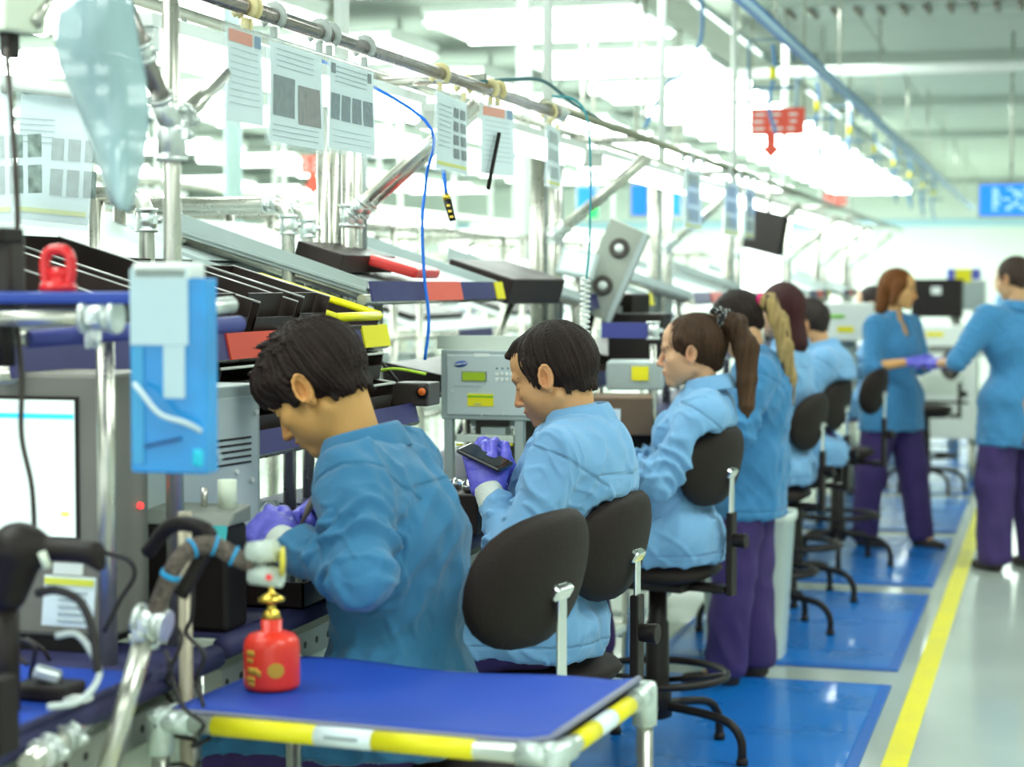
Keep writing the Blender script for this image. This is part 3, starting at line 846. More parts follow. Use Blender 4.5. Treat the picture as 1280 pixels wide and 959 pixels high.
    # ---- gloves
    for s, (Wp, HM, h) in hd.items():
        lo, hi = bounds([Wp - HM[:, 0] * .05, Wp + HM[:, 0] * .2, Wp + HM[:, 0] * .08 - HM[:, 2] * .09, Wp + HM[:, 1] * .05, Wp - HM[:, 1] * .05], .05)
        F = Field(lo, hi, sp.get('gres', .003))
        hand_prims(F, Wp, HM, s, h.get('curl', 25), h.get('thumb', (45, 20)), .0012, sc=h.get('sc', 1.0))
        gl = mesh_obj('glove', F.mesh('glove', lambda V: .0012 * vnoise(V * 70)), GLOVE, root)
        if sp.get('cuffs'):
            fx = Vector(HM[:, 0]); a = Vector(Wp) - fx * .03; b2 = Vector(Wp) + fx * .014; el_ = Vector(EL if s == 'L' else ER); a0_ = Vector(Wp) + (el_ - Vector(Wp)).normalized() * .09
            x, y, z = frame(fx); mb = MB()
            mb.tube(smooth_pts([a0_, Vector(Wp) + (el_ - Vector(Wp)).normalized() * .03, b2], 5), [.034 + .0012 * (i % 2) for i in range(11)], 22)
            mb.build('cuff', CUFF, root)
    make_hair(root, sp, c, M, sp.get('hair_res', hres))
    return root

COAT_TEAL = mat('teal_blue_coat_cloth', (.045, .19, .36), .8, relief=.9, spec=.25, bump=.22, bscale=500, var=.05, vscale=5, sheen=.2)
COAT_SKY = mat('sky_blue_coat_cloth', (.19, .40, .66), .8, relief=.9, spec=.25, bump=.22, bscale=500, var=.05, vscale=5, sheen=.2)
COAT_MID = mat('mid_blue_coat_cloth', (.055, .225, .45), .8, relief=.9, spec=.25, bump=.22, bscale=500, var=.05, vscale=5, sheen=.2)

PEOPLE = []
def P_(**k): PEOPLE.append(k); return person(k)

P_(label='person in teal blue coat with messy black hair bent low over the bench', x=-1.12, y=3.36, rz=180, seed=1,
   pelvis=(.07, 0, .76), waist=(.075, 0, .93), chest=(.090, 0, 1.08), neck=(.145, 0, 1.258), head=(.238, .0, 1.370), pitch=42, hyaw=-3,
   shL=(.095, .165, 1.205), shR=(.11, -.165, 1.205), elL=(.035, .285, 1.055), elR=(.16, -.24, 1.03), wrL=(.235, .165, 1.085), wrR=(.20, -.03, 1.10),
   knL=(.46, .14, .69), knR=(.46, -.14, .69), anL=(.40, .14, .36), anR=(.40, -.14, .36), hem=.70, back=(.045, 0, 1.05), b=1,
   handL=dict(dir=(.72, -.45, .38), back=(.1, .75, .6), curl=[35, 38, 42, 45], thumb=(25, 30), flip=True), handR=dict(dir=(.35, .45, .25), back=(.5, -.2, .8), curl=[50, 45, 50, 50], thumb=(35, 30)),
   coat=COAT_TEAL, skin=(.60, .315, .095), hair='messy', hair_col=(.018, .0085, .0065), hair_grow=.003, cuffs=True, sleeve=(.070, .058, .040), sleeve_end=.78,
   res=.0075, cres=.0052, hres=.0030, gres=.0026, hair_res=.0030, lap=.75, fold=1.0)
P_(pad=1, sleeve=(.068, .058, .041), sleeve_end=.78, label='person in sky blue coat with short dark hair and stubble holding a phone', x=-1.10, y=4.36, rz=180, seed=2,
   pelvis=(.075, 0, .76), waist=(.07, 0, .91), chest=(.015, 0, 1.08), neck=(-.005, 0, 1.245), head=(.056, 0, 1.352), pitch=24, hyaw=-4,
   shL=(-.02, .185, 1.17), shR=(.02, -.18, 1.18), elL=(.075, .27, .945), elR=(.17, -.22, .97), wrL=(.165, .15, 1.075), wrR=(.17, -.03, 1.095),
   knL=(.44, .14, .69), knR=(.44, -.14, .69), anL=(.40, .13, .36), anR=(.40, -.13, .36), hem=.69, back=(-.050, 0, 1.115), bulk=1.05,
   handL=dict(dir=(.30, -.20, .85), back=(-.1, .95, .25), curl=[30, 32, 34, 36], thumb=(30, 20), flip=True), handR=dict(dir=(.22, .12, .80), back=(-.75, -.5, .3), curl=[60, 55, 55, 55], thumb=(40, 35)),
   coat=COAT_SKY, skin=(.66, .345, .15), stubble=.45, hair='short', hair_col=(.020, .010, .0075), hair_grow=.0, cuffs=True,
   res=.0075, cres=.0052, hres=.0030, gres=.0026, hair_res=.0030, lap=.6)
P_(pad=2, label='person in sky blue coat with brown ponytail in a polka dot scrunchie', x=-1.08, y=6.07, rz=180, seed=3, fem=True,
   pelvis=(.10, 0, .75), waist=(.10, 0, .91), chest=(.045, 0, 1.06), neck=(.01, 0, 1.235), head=(.062, 0, 1.352), pitch=6, hyaw=4,
   shL=(-.01, .17, 1.155), shR=(.04, -.165, 1.165), elL=(.12, .25, .95), elR=(.20, -.2, .96), wrL=(.33, .17, .985), wrR=(.36, -.10, .985),
   knL=(.44, .13, .69), knR=(.44, -.13, .69), anL=(.40, .12, .36), anR=(.40, -.12, .36), hem=.665, bulk=.96,
   handL=dict(dir=(.8, -.5, .1), back=(0, .2, .9), curl=30, flip=True), handR=dict(dir=(.8, .5, .1), back=(0, -.2, .9), curl=30),
   coat=COAT_SKY, skin=(.70, .39, .22), hair='ponytail', hair_col=(.050, .022, .009), tail=[(-.045, 0, 1.452), (-.085, .005, 1.435), (-.118, .01, 1.36), (-.120, .015, 1.26), (-.125, .02, 1.175), (-.127, .02, 1.135)],
   tail_r=(.026, .036, .040, .032, .022, .004), tail_col=(.095, .042, .015), tie='polka', tail_label='long brown ponytail', eyes='open',
   res=.009, cres=.0068, hres=.0036, gres=.004, hair_res=.0036)
P_(label='standing person in mid blue coat with blonde streaked ponytail bending to the bench', x=-1.075, y=7.39, rz=184, seed=4, fem=True, sit=False,
   pelvis=(.075, 0, .86), waist=(.045, 0, 1.0), chest=(.03, 0, 1.13), neck=(.06, 0, 1.30), head=(.135, 0, 1.418), pitch=34, hyaw=-12,
   shL=(.04, .17, 1.225), shR=(.07, -.17, 1.225), elL=(.10, .24, 1.0), elR=(.18, -.2, 1.0), wrL=(.29, .2, 1.03), wrR=(.33, -.1, 1.03),
   knL=(.13, .10, .46), knR=(.08, -.1, .46), anL=(.155, .11, .085), anR=(.06, -.1, .085), hem=.655, bulk=.98, hips=(0, .08, -.04),
   handL=dict(dir=(.8, -.5, .1), back=(0, .2, .9), curl=30, flip=True), handR=dict(dir=(.8, .5, .1), back=(0, -.2, .9), curl=30),
   coat=COAT_MID, skin=(.66, .38, .20), hair='ponytail_low', hair_col=(.020, .010, .008), tail=[(.042, .01, 1.500), (.005, .02, 1.495), (-.035, .03, 1.42), (-.055, .035, 1.32), (-.08, .04, 1.20), (-.09, .04, 1.10)],
   tail_r=(.022, .034, .036, .032, .024, .005), tail_col=(.38, .26, .10), streak=True, tie='magenta', tail_label='long blonde streaked ponytail', collar=False,
   res=.010, hres=.0045, gres=.005, leg=(.100, .082, .080))
P_(pad=3, label='seated person in pale blue coat with long maroon hair seen from behind', x=-1.15, y=8.45, rz=172, seed=5, fem=True,
   pelvis=(.03, 0, .76), waist=(.02, 0, .95), chest=(.01, 0, 1.12), neck=(.0, 0, 1.31), head=(.04, 0, 1.455), pitch=8, hyaw=-25,
   shL=(-.0, .17, 1.22), shR=(.02, -.17, 1.22), elL=(.10, .25, 1.0), elR=(.18, -.2, 1.0), wrL=(.30, .18, 1.03), wrR=(.33, -.1, 1.03),
   knL=(.44, .13, .69), knR=(.44, -.13, .69), anL=(.40, .12, .36), anR=(.40, -.12, .36), hem=.68, 
   coat=COAT_SKY, skin=(.62, .38, .24), hair='long', hair_col=(.045, .008, .008), res=.011, hres=.006)
P_(pad=4, label='seated person in sky blue coat with close cropped black hair', x=-1.10, y=9.35, rz=178, seed=6,
   pelvis=(.03, 0, .76), waist=(.02, 0, .93), chest=(.0, 0, 1.09), neck=(.01, 0, 1.26), head=(.085, 0, 1.375), pitch=22, hyaw=-4,
   shL=(-.03, .20, 1.19), shR=(.0, -.2, 1.19), elL=(.09, .28, .98), elR=(.18, -.2, .98), wrL=(.30, .2, 1.02), wrR=(.33, -.1, 1.02),
   knL=(.44, .13, .69), knR=(.44, -.13, .69), anL=(.40, .12, .36), anR=(.40, -.12, .36), hem=.68, back=(-.05, 0, 1.12), bulk=1.08,
   coat=COAT_SKY, skin=(.64, .34, .16), hair='buzz', hair_col=(.03, .02, .018), res=.011, hres=.006, fold=.7)
P_(label='seated person with dark hair mostly hidden beyond the standing red-haired worker', x=-1.15, y=12.9, rz=180, seed=7,
   pelvis=(.03, 0, .76), waist=(.02, 0, .93), chest=(.0, 0, 1.12), neck=(.01, 0, 1.30), head=(.06, 0, 1.44), pitch=10,
   shL=(-.03, .18, 1.22), shR=(.0, -.18, 1.22), elL=(.09, .26, 1.0), elR=(.18, -.2, 1.0), wrL=(.30, .2, 1.02), wrR=(.33, -.1, 1.02),
   knL=(.44, .13, .69), knR=(.44, -.13, .69), anL=(.40, .12, .36), anR=(.40, -.12, .36), hem=.68,
   coat=COAT_SKY, skin=(.62, .38, .24), hair='short_back', hair_col=(.03, .02, .018), res=.012, hres=.007)
P_(label='standing person in blue coat with reddish bob hair passing parts to a coworker', x=-.945, y=11.47, rz=-34, seed=8, fem=True, sit=False,
   pelvis=(.0, 0, .88), waist=(.0, 0, 1.03), chest=(.005, 0, 1.20), neck=(.015, 0, 1.395), head=(.045, 0, 1.545), pitch=10, hyaw=30,
   shL=(.0, .175, 1.32), shR=(.0, -.175, 1.32), elL=(.03, .23, 1.08), elR=(.045, -.24, 1.085), wrL=(.26, .10, 1.11), wrR=(.25, -.15, 1.12),
   knL=(.08, .11, .46), knR=(-.06, -.11, .46), anL=(.13, .12, .085), anR=(-.10, -.12, .085), hem=.70, vneck=1, bulk=1.16, hips=(0, .08, -.04),
   handL=dict(dir=(.9, -.1, .1), back=(0, .3, .9), curl=18, flip=True), handR=dict(dir=(.9, .1, .08), back=(0, -.6, .8), curl=20),
   coat=COAT_MID, skin=(.72, .38, .14), hair='bob', hair_col=(.17, .055, .010), res=.011, hres=.005, gres=.005, collar=False, sleeve=(.068, .058, .056), sleeve_end=.12, eyes='open',
   leg=(.105, .088, .075), fold=.8)
P_(label='standing person in blue coat at the right edge of the aisle seen from behind', x=-.21, y=10.75, rz=132, seed=9, sit=False,
   pelvis=(.0, 0, .92), waist=(.0, 0, 1.08), chest=(.0, 0, 1.25), neck=(.01, 0, 1.45), head=(.04, 0, 1.60), pitch=14, hyaw=12,
   shL=(.0, .20, 1.38), shR=(.0, -.20, 1.38), elL=(.06, .37, 1.15), elR=(.06, -.37, 1.15), wrL=(.27, .32, 1.13), wrR=(.25, -.22, 1.13),
   knL=(.02, .13, .48), knR=(.02, -.13, .48), anL=(.0, .14, .085), anR=(.0, -.14, .085), hem=.69, bulk=1.28, hips=(0, .10, -.04),
   handL=dict(dir=(.85, .15, .1), back=(0, .3, .9), curl=20, flip=True), handR=dict(dir=(.9, .1, .1), back=(0, -.3, .9), curl=20),
   coat=COAT_MID, skin=(.60, .34, .17), hair='short_back', hair_col=(.05, .028, .02), res=.011, hres=.005, gres=.005, sleeve=(.085, .062, .05), sleeve_end=-.1,
   leg=(.120, .10, .092), fold=.8)
P_(label='distant person with dark hair and blue coat beside the far machine', x=-.62, y=24, rz=170, seed=10, sit=False,
   pelvis=(.0, 0, .92), waist=(.0, 0, 1.08), chest=(.0, 0, 1.25), neck=(.01, 0, 1.45), head=(.04, 0, 1.60), pitch=10,
   shL=(.0, .20, 1.38), shR=(.0, -.20, 1.38), elL=(.06, .27, 1.13), elR=(.06, -.26, 1.13), wrL=(.27, .1, 1.13), wrR=(.25, -.12, 1.13),
   knL=(.02, .13, .48), knR=(.02, -.13, .48), anL=(.0, .14, .085), anR=(.0, -.14, .085), hem=.69, bulk=1.1,
   coat=COAT_SKY, skin=(.60, .36, .2), hair='short_back', hair_col=(.03, .02, .02), res=.016, hres=.010, leg=(.1, .08, .07))

# the phone in the second worker's gloves
ph = thing('phone', 'black phone held in violet gloves by the stubbled worker', 'phone')
ph.location = PY(606, 572, 4.22)
ph.rotation_euler = (R(12), R(20), R(-14))
MB().box((0, 0, 0), (.125, .062, .011)).build('phone_body', mat('phone_black', (.012, .012, .014), .18, coat=.6), ph, bevel=.005, seg=3)
MB().box((0, 0, .0062), (.105, .054, .0008)).build('phone_screen', mat('phone_glass', (.02, .02, .025), .08), ph)
tw = thing('tweezers', 'grey tweezers held upright by the worker with messy black hair', 'tweezers')
tw.location = PY(388, 632, 3.24); tw.rotation_euler = (0, R(28), 0)
for s in (-1, 1): MB().tube([(0, .006 * s, .045), (0, .008 * s, .0), (0, .001 * s, -.05)], [.005, .0055, .001], 8, flat=.4).build('tweezer_arm', mat('grey_tool', (.22, .17, .13), .5), tw)
# ================================================================ BENCHES
BT = .95
LAM = mat('bench_laminate', (.62, .68, .60), .4, var=.06)
CREAM = mat('cream_panel', (.70, .76, .62), .5, var=.05)
APRON = mat('grey_perforated_rail', (.27, .28, .25), .4, .3, var=.1)
def make_bench(label, y0, L, x0=-1.38, dp=.82, ph=.04):
    t = thing('workbench', label, 'workbench', (x0, y0, 0), 0, 'workbenches of the assembly line')
    MB().box((-dp / 2, L / 2, BT - .018), (dp, L - .03, .028)).build('bench_top', LAM, t, bevel=.003)
    MB().box((-dp / 2 + .005, L / 2, BT), (dp - .03, L - .05, .006)).build('bench_mat', MATDK, t)
    MB().tube([(.0, .01, BT - .016), (.0, L - .01, BT - .016)], .021, 12).build('foam_edge', MATDK, t)
    MB().box((-.03, L / 2, BT - .085), (.035, L - .06, .05)).build('rail', APRON, t)
    h = MB()
    for k in range(int(L / .06)): h.cyl((-.014, .05 + k * .06, BT - .085), (-.0115, .05 + k * .06, BT - .085), .007, n=8)
    h.build('rail_hole', BLACKMT, t)['kind'] = 'stuff'
    MB().box((-.05, L / 2, BT - .125 - ph / 2), (.02, L - .1, ph)).build('front_panel', CREAM, t, bevel=.002)
    for yy in (.08, L - .08):
        for xx in (-.10, -dp + .05):
            lg = MB().cyl((xx, yy, .03), (xx, yy, BT - .03), .022, n=14).build('leg', STEEL, t)
            MB().lathe([(.035, 0), (.035, .012), (.012, .02), (.012, .04)], (xx, yy, 0), 14).build('foot', BLACKPL, lg)
        MB().cyl((-.10, yy, .30), (-dp + .05, yy, .30), .014).build('crossbar', STEEL, t)
    MB().cyl((-.3, .08, .30), (-.3, L - .08, .30), .014).build('crossbar', STEEL, t)
    MB().box((-dp / 2, L / 2, .33), (dp - .2, L - .2, .02)).build('lower_shelf', LAM, t)
    return t
bnames = ['workbench at the left edge carrying the big grey monitor', 'workbench under the hands of the worker with messy black hair', 'workbench behind the worker with the phone carrying the grey tester',
          'workbench in front of the worker with the scrunchie', 'workbench that the standing worker with streaked ponytail bends over', 'workbench in front of the worker with cropped hair',
          'workbench beyond the cropped haired worker', 'workbench of the line, eighth from the camera', 'workbench of the line, ninth from the camera', 'workbench of the line, last before the hall end']
b0 = make_bench(bnames[0], 1.30, 1.62, -1.36, .82, .16)
b1 = make_bench(bnames[1], 2.98, 1.86)
for k in range(2, 10): dup(b1, (-1.38, 2.98 + 1.9 * (k - 1), 0), 0, bnames[k])

# ================================================================ PIPE FRAMES
def joint(a, d, r=.024, L=.06, m=None, parent=None):
    a = Vector(a); d = Vector(d).normalized()
    mb = MB().cyl(a - d * L / 2, a + d * L / 2, r, n=16)
    for s in (-1, 1): mb.cyl(a + d * (L / 2 - .006) * s, a + d * (L / 2 + .002) * s, r + .003, n=16)
    x, y, z = frame(d); mb.box(a + x * r, (.018, .018, .018)); mb.cyl(a + x * (r), a + x * (r + .016), .006, n=8)
    return mb.build('pipe_joint', m or STEEL2, parent)
RX, RZ, QX = -1.55, 2.11, -1.95
def make_frame(label, Y, group='post clusters of the assembly line'):
    t = thing('post_cluster', label, 'posts', (QX, Y, 0), 0, group)
    for dx, dy in ((0, 0), (.0, .075), (-.075, .0), (-.07, .08)):
        MB().cyl((dx, dy, BT), (dx, dy, 2.16), .0165, n=14).build('upright', STEEL, t)
    MB().box((-.035, .12, 1.68), (.10, .006, 1.0)).build('upright_plate', GREYMC, t)
    MB().cyl((-.03, .04, 2.16), (-.03, .04, CEIL + .02), .022).build('ceiling_post', WHITEPL, t)
    for dy in (0, .075):
        MB().cyl((.0, dy, 1.76), (.385, dy, RZ - .04), .0165).build('brace', STEEL, t)
        joint((.0, dy, 1.76), (0, 0, 1), .021, .06, None, t); joint((.03, dy, 1.785), (.385, 0, .35), .021, .05, None, t)
    MB().cyl((-.05, .04, RZ + .03), (.40, .04, RZ + .03), .014).build('cross_arm', STEEL, t)
    return t
f0 = make_frame('cluster of steel posts with braces left of the blue air hoses', 5.08)
for k, lb in ((1, 'cluster of steel posts behind the white coiled cord'), (2, 'cluster of steel posts just left of the white lit screen'), (3, 'blurred cluster of steel posts, fourth from the camera'), (4, 'blurred cluster of steel posts, fifth from the camera'), (5, 'blurred cluster of steel posts, sixth from the camera'), (6, 'blurred cluster of steel posts, farthest along the line')):
    dup(f0, (QX, 5.08 + 2.28 * k, 0), 0, lb)
def rail(name, label, x, z, y0, y1, r, m=STEEL):
    t = MB().cyl((x, y0, z), (x, y1, z), r, n=16).build(name, m); tag(t, label, 'rail'); return t
rail('hanging_rail', 'shiny brown-grey pipe rail the plastic sleeved sheets hang from', RX, RZ, 1.6, 5.95, .0165, mat('brown_steel_pipe', (.36, .31, .29), .25, .9, var=.1, vscale=10))
rail('hanging_rail', 'thinner pipe rail continuing the sheet rail into the distance', RX - .005, RZ + .022, 5.75, 20, .013, mat('olive_pipe', (.30, .30, .22), .35, .7))
rail('rear_rail', 'steel pipe rail behind the sheets carrying the bench lights', -1.88, 2.165, 1.5, 20, .013)
joint((RX, 5.93, RZ + .004), (0, 1, 0), .021, .07, None, bpy.data.objects['hanging_rail'])
# bench strip lights under the rear rail
LIT = mat('lit_tube', (1, 1, 1), .4, emit=(.88, 1., .93), es=7.)
LIT2 = mat('lit_bench_tube', (1, 1, 1), .4, emit=(.9, 1., .95), es=5.)
def make_strip(label, Y, L=1.75):
    t = thing('bench_light', label, 'light', (-1.84, Y, 2.06), 0, 'strip lights over the benches')
    MB().box((0, L / 2, .042), (.13, L, .03)).build('light_housing', WHITEPL, t, bevel=.004)
    MB().tube([(0.03, .03, -.005), (.03, L - .03, -.005)], .026, 12).build('light_tube', LIT2, t)
    MB().tube([(-.035, .03, -.005), (-.035, L - .03, -.005)], .020, 12).build('light_tube', LIT2, t)
    for yy in (.03, L - .03): MB().box((0, yy, .01), (.12, .03, .06)).build('end_cap', WHITEPL, t, bevel=.004)
    for yy in (.35, L - .35): MB().cyl((-.02, yy, .05), (-.04, yy, .105), .006).build('light_hanger', STEEL2, t)
    return t
s0 = make_strip('lit strip light at the top left over the near bench', 1.55)
for k in range(1, 9):
    dup(s0, (-1.84, 1.55 + 1.98 * k, 2.06), 0, ['', 'lit strip light behind the sheets with grey photographs', 'lit strip light between the two bundles of hanging sheets'][k] if k < 3 else 'lit strip light under the rear rail, ' + ORD[k])

# ================================================================ HANGING SHEETS
ORANGE = mat('orange_header', (.80, .20, .08), .6); YELP = mat('yellow_print', (.78, .78, .08), .6); BLUEP = mat('blue_print', (.10, .22, .42), .6)
def sheet(label, py0, py1, zt, zb, kind, rot=0., x=RX, clips=(.2, .8), clipm=CLIPG, bend=.003):
    """hangs from the rail between world y = py0..py1; local y across, z down"""
    wd = py1 - py0; ht = zt - zb
    t = thing('hanging_sheet', label, 'sheet', (x, py0, 0), R(rot), 'plastic sleeved sheets on the rail')
    def surf(a, b, off=0.): return Vector((off + bend * sin(a * 5 + b * 4) * (.3 + .7 * b), a * wd, zt - b * ht))
    def patch(name, a0, a1, b0, b1, m, off, n=8):
        mb = MB(); vs = [surf(a0 + (a1 - a0) * i / n, b0 + (b1 - b0) * j / n, off) for j in range(n + 1) for i in range(n + 1)]
        mb.add(vs, [(j * (n + 1) + i, j * (n + 1) + i + 1, (j + 1) * (n + 1) + i + 1, (j + 1) * (n + 1) + i) for j in range(n) for i in range(n)], True)
        return mb.build(name, m, t)
    patch('page', .05, .95, .07, .96, PAPER, 0, 10)
    for off in (.004, -.004):
        patch('sleeve', 0, 1, 0, 1, SLEEVE, off, 10)
    def ink(a0, a1, b0, b1, m, nm='print'): patch(nm, a0, a1, b0, b1, m, .0015, 4)
    if kind == 'two':
        ink(.10, .47, .36, .72, INKDARK, 'photograph'); ink(.53, .90, .40, .76, mat('printed_photo_brown', (.16, .12, .12), .5, var=.5, vscale=50), 'photograph')
        for k in range(4): ink(.15, .8, .12 + .05 * k, .127 + .05 * k, INKGREY)
        for k in range(3): ink(.1, .85, .80 + .05 * k, .808 + .05 * k, INKGREY)
    elif kind == 'four':
        for k in range(4): ink(.07 + .22 * k, .25 + .22 * k, .40, .66, mat('printed_photo_blue', (.08, .12, .17), .5, var=.6, vscale=70), 'photograph')
        for k in range(4): ink(.15, .8, .12 + .05 * k, .13 + .05 * k, INKGREY)
        for k in range(3): ink(.1, .85, .76 + .06 * k, .765 + .06 * k, INKGREY)
        for k in range(2): ink(.08 + .74 * k, .16 + .74 * k, .1, .2, INKDARK)
    elif kind == 'grid':
        for i in range(2):
            for j in range(4): ink(.55 + .2 * i, .70 + .2 * i, .18 + .165 * j, .30 + .165 * j, INKDARK, 'photograph')
        for k in range(9): ink(.10, .48, .2 + .06 * k, .21 + .06 * k, INKGREY)
        ink(.08, .92, .87, .91, YELP)
    elif kind == 'list':
        ink(.08, .70, .08, .20, ORANGE, 'header'); ink(.76, .92, .08, .20, BLUEP, 'emblem')
        for k in range(9): ink(.12, .85, .26 + .065 * k, .266 + .065 * k, INKGREY)
    else:
        for j in range(3): ink(.2, .8, .15 + .26 * j, .33 + .26 * j, INKGREY, 'photograph')
        ink(.1, .9, .90, .94, YELP)
    for a in clips:
        c = Vector((0, a * wd, RZ)) if x == RX else Vector((0, a * wd, zt + .02))
        MB().tube([c + Vector((.021 * sin(q), 0, .021 * cos(q))) for q in [i * .5 - 2.4 for i in range(11)]], .0045, 8, flat=2.2).box(c + Vector((.0, 0, -.032)), (.012, .012, .022)).build('clip', clipm, t)
    return t
def ypx(px, x=RX): return PX(px, 100, x).y
def zpx(px, py, x=RX): return PX(px, py, x).z
sheet('plain pale sheet with an orange header, first from the left on the rail', ypx(281), ypx(330), 2.075, zpx(300, 158), 'list', 0, clipm=CLIPM, clips=(.5, .62))
sheet('sheet with two large grey photographs hanging on the rail', ypx(333), ypx(406), 2.075, zpx(370, 187), 'two', 0, clips=(.12, .9))
sheet('sheet with a row of four small photographs hanging on the rail', ypx(408), ypx(470), 2.075, zpx(440, 195), 'four', 0, clips=(.05, .75))
sheet('sheet with two columns of small photographs and a yellow bottom line', ypx(543), ypx(597), 2.078, zpx(570, 218), 'grid', 4, clipm=CLIPM, clips=(.15, .85))
e_ = sheet('narrow sheet with orange header and a black marker, beside the gridded sheet', ypx(599), ypx(628), 2.078, zpx(612, 222), 'list', -10, clipm=CLIPM, clips=(.3, .5))
MB().tube([(.012, .10, 1.99), (.012, .03, 1.83)], .006, 8).build('marker_pen', BLACKPL, e_)
sheet('narrow rippled sheet hanging alone right of the gridded sheet', ypx(682), ypx(713), 2.085, zpx(700, 236), 'small', 6, clipm=CLIPM)
for px0, px1, lb in ((856, 878, 'blurred sheet hanging beyond the second post cluster'), (905, 925, 'blurred bluish sheet hanging left of the red sign rod'), (932, 944, 'blurred small sheet right below the red arrow sign')):
    sheet(lb, ypx(px0), ypx(px1), 2.09, 1.80, 'small', 0)
# large poster sheets at the left, hung lower and closer to the bench
def sheet_flat(label, c, wd, ht, rz, n=1):
    t = thing('instruction_board', label, 'sheet', c, R(rz), 'large instruction sheets at the left')
    MB().box((0, 0, -ht / 2), (wd, .004, ht)).build('page', PAPER, t)
    mb = mat('printed_photo_green', (.18, .24, .22), .6, var=.5, vscale=40)
    for i in range(3):
        for j in range(2):
            MB().box((.03 + (i - 1) * .048 + .03, -.004, -ht * (.42 + .26 * j)), (.034, .002, .045 if j == 0 else .055)).build('photograph', mb, t)
    for k in range(5): MB().box((-.06, -.004, -.05 - .012 * k), (.12, .002, .002)).build('print', INKGREY, t)
    MB().box((0, -.004, -ht + .022), (wd * .96, .002, .010)).build('print', YELP, t)
    MB().box((0, -.006, -ht / 2), (wd + .02, .001, ht + .02)).build('sleeve', SLEEVE, t)
    for s in (-1, 1): MB().cyl((wd * .4 * s, -.008, .0), (wd * .4 * s, -.008, .035), .006).build('clip', CLIPG, t)
    return t
sheet_flat('large white instruction sheet with six photographs and a yellow stripe at the left', PY(72, 120, 3.55), .21, .262, -16).rotation_euler = (0, R(5), R(-16))
sheet_flat('grey printed sheet cut off by the left picture edge', PY(-8, 118, 3.35), .09, .25, -12)
rail_ = MB().cyl(PY(-20, 100, 3.6), PY(100, 115, 3.5), .016).build('sheet_rod', WHITEPL); tag(rail_, 'white rod the large instruction sheets hang from at the left', 'rod')
# curled clear bag close to the lens
t = thing('plastic_bag', 'large curled clear bluish plastic sheet hanging blurred at the top left', 'plastic sheet')
FILM = mat('bluish_film', (.36, .52, .56), .10, alpha=.86, coat=.8)
cs = [(122, -14, 36), (119, 45, 44), (128, 90, 48), (145, 150, 42), (149, 205, 28), (151, 262, 13)]
vs = []
for (cx, cy, hw) in cs:
    for i in range(9):
        a = i / 8 * 2 - 1
        vs.append(PY(cx + a * hw + (a * 8 if cy < 100 else 0), cy + a * 6, 2.35 + .05 * a * a - .02 * cos(cy / 50)))
MB().add(vs, [(j * 9 + i, j * 9 + i + 1, (j + 1) * 9 + i + 1, (j + 1) * 9 + i) for j in range(5) for i in range(8)], True).build('film', FILM, t)
sb = t.children[0].modifiers.new('s', 'SUBSURF'); sb.levels = 2; sb.render_levels = 2
so = t.children[0].modifiers.new('t', 'SOLIDIFY'); so.thickness = .0015

# near post and its braces
t = thing('pipe_post', 'single steel post with braces standing left of the pale sheet', 'post', (0, 0, 0))
pb = PY(216, 330, 2.9); X0, Y0 = pb.x, pb.y
MB().cyl((X0, Y0, BT), (X0, Y0, 2.3), .0150, n=16).build('upright', STEEL, t)
jz = PY(216, 168, 2.9).z
joint((X0, Y0, jz), (0, 0, 1), .024, .085, None, t)
a = PY(216, 160, 2.9); b = PY(150, -10, 2.75); MB().cyl(a, b, .0150).build('brace', mat('brown_pipe', (.33, .30, .28), .3, .8), t)
joint(a + (b - a) * .12, b - a, .020, .06, None, t); joint(a + (b - a) * .58, b - a, .0185, .03, None, t)
b = PY(279, 92, 3.15); MB().cyl(a, b, .0150).build('brace', STEEL, t); joint(a + (b - a) * .13, b - a, .020, .05, None, t)
t = thing('work_lamp_box', 'beige box of a lamp cut off by the top left corner', 'lamp')
MB().box(PY(14, -4, 2.6), (.075, .08, .11), (0, R(4), R(-20))).build('lamp_body', CREAM, t, bevel=.006)
MB().cyl(PY(44, 30, 2.6), PY(66, -14, 2.65), .010).build('lamp_arm', STEEL, t); MB().box(PY(12, 52, 2.6), (.02, .03, .05)).build('lamp_knob', BLACKPL, t, bevel=.004)

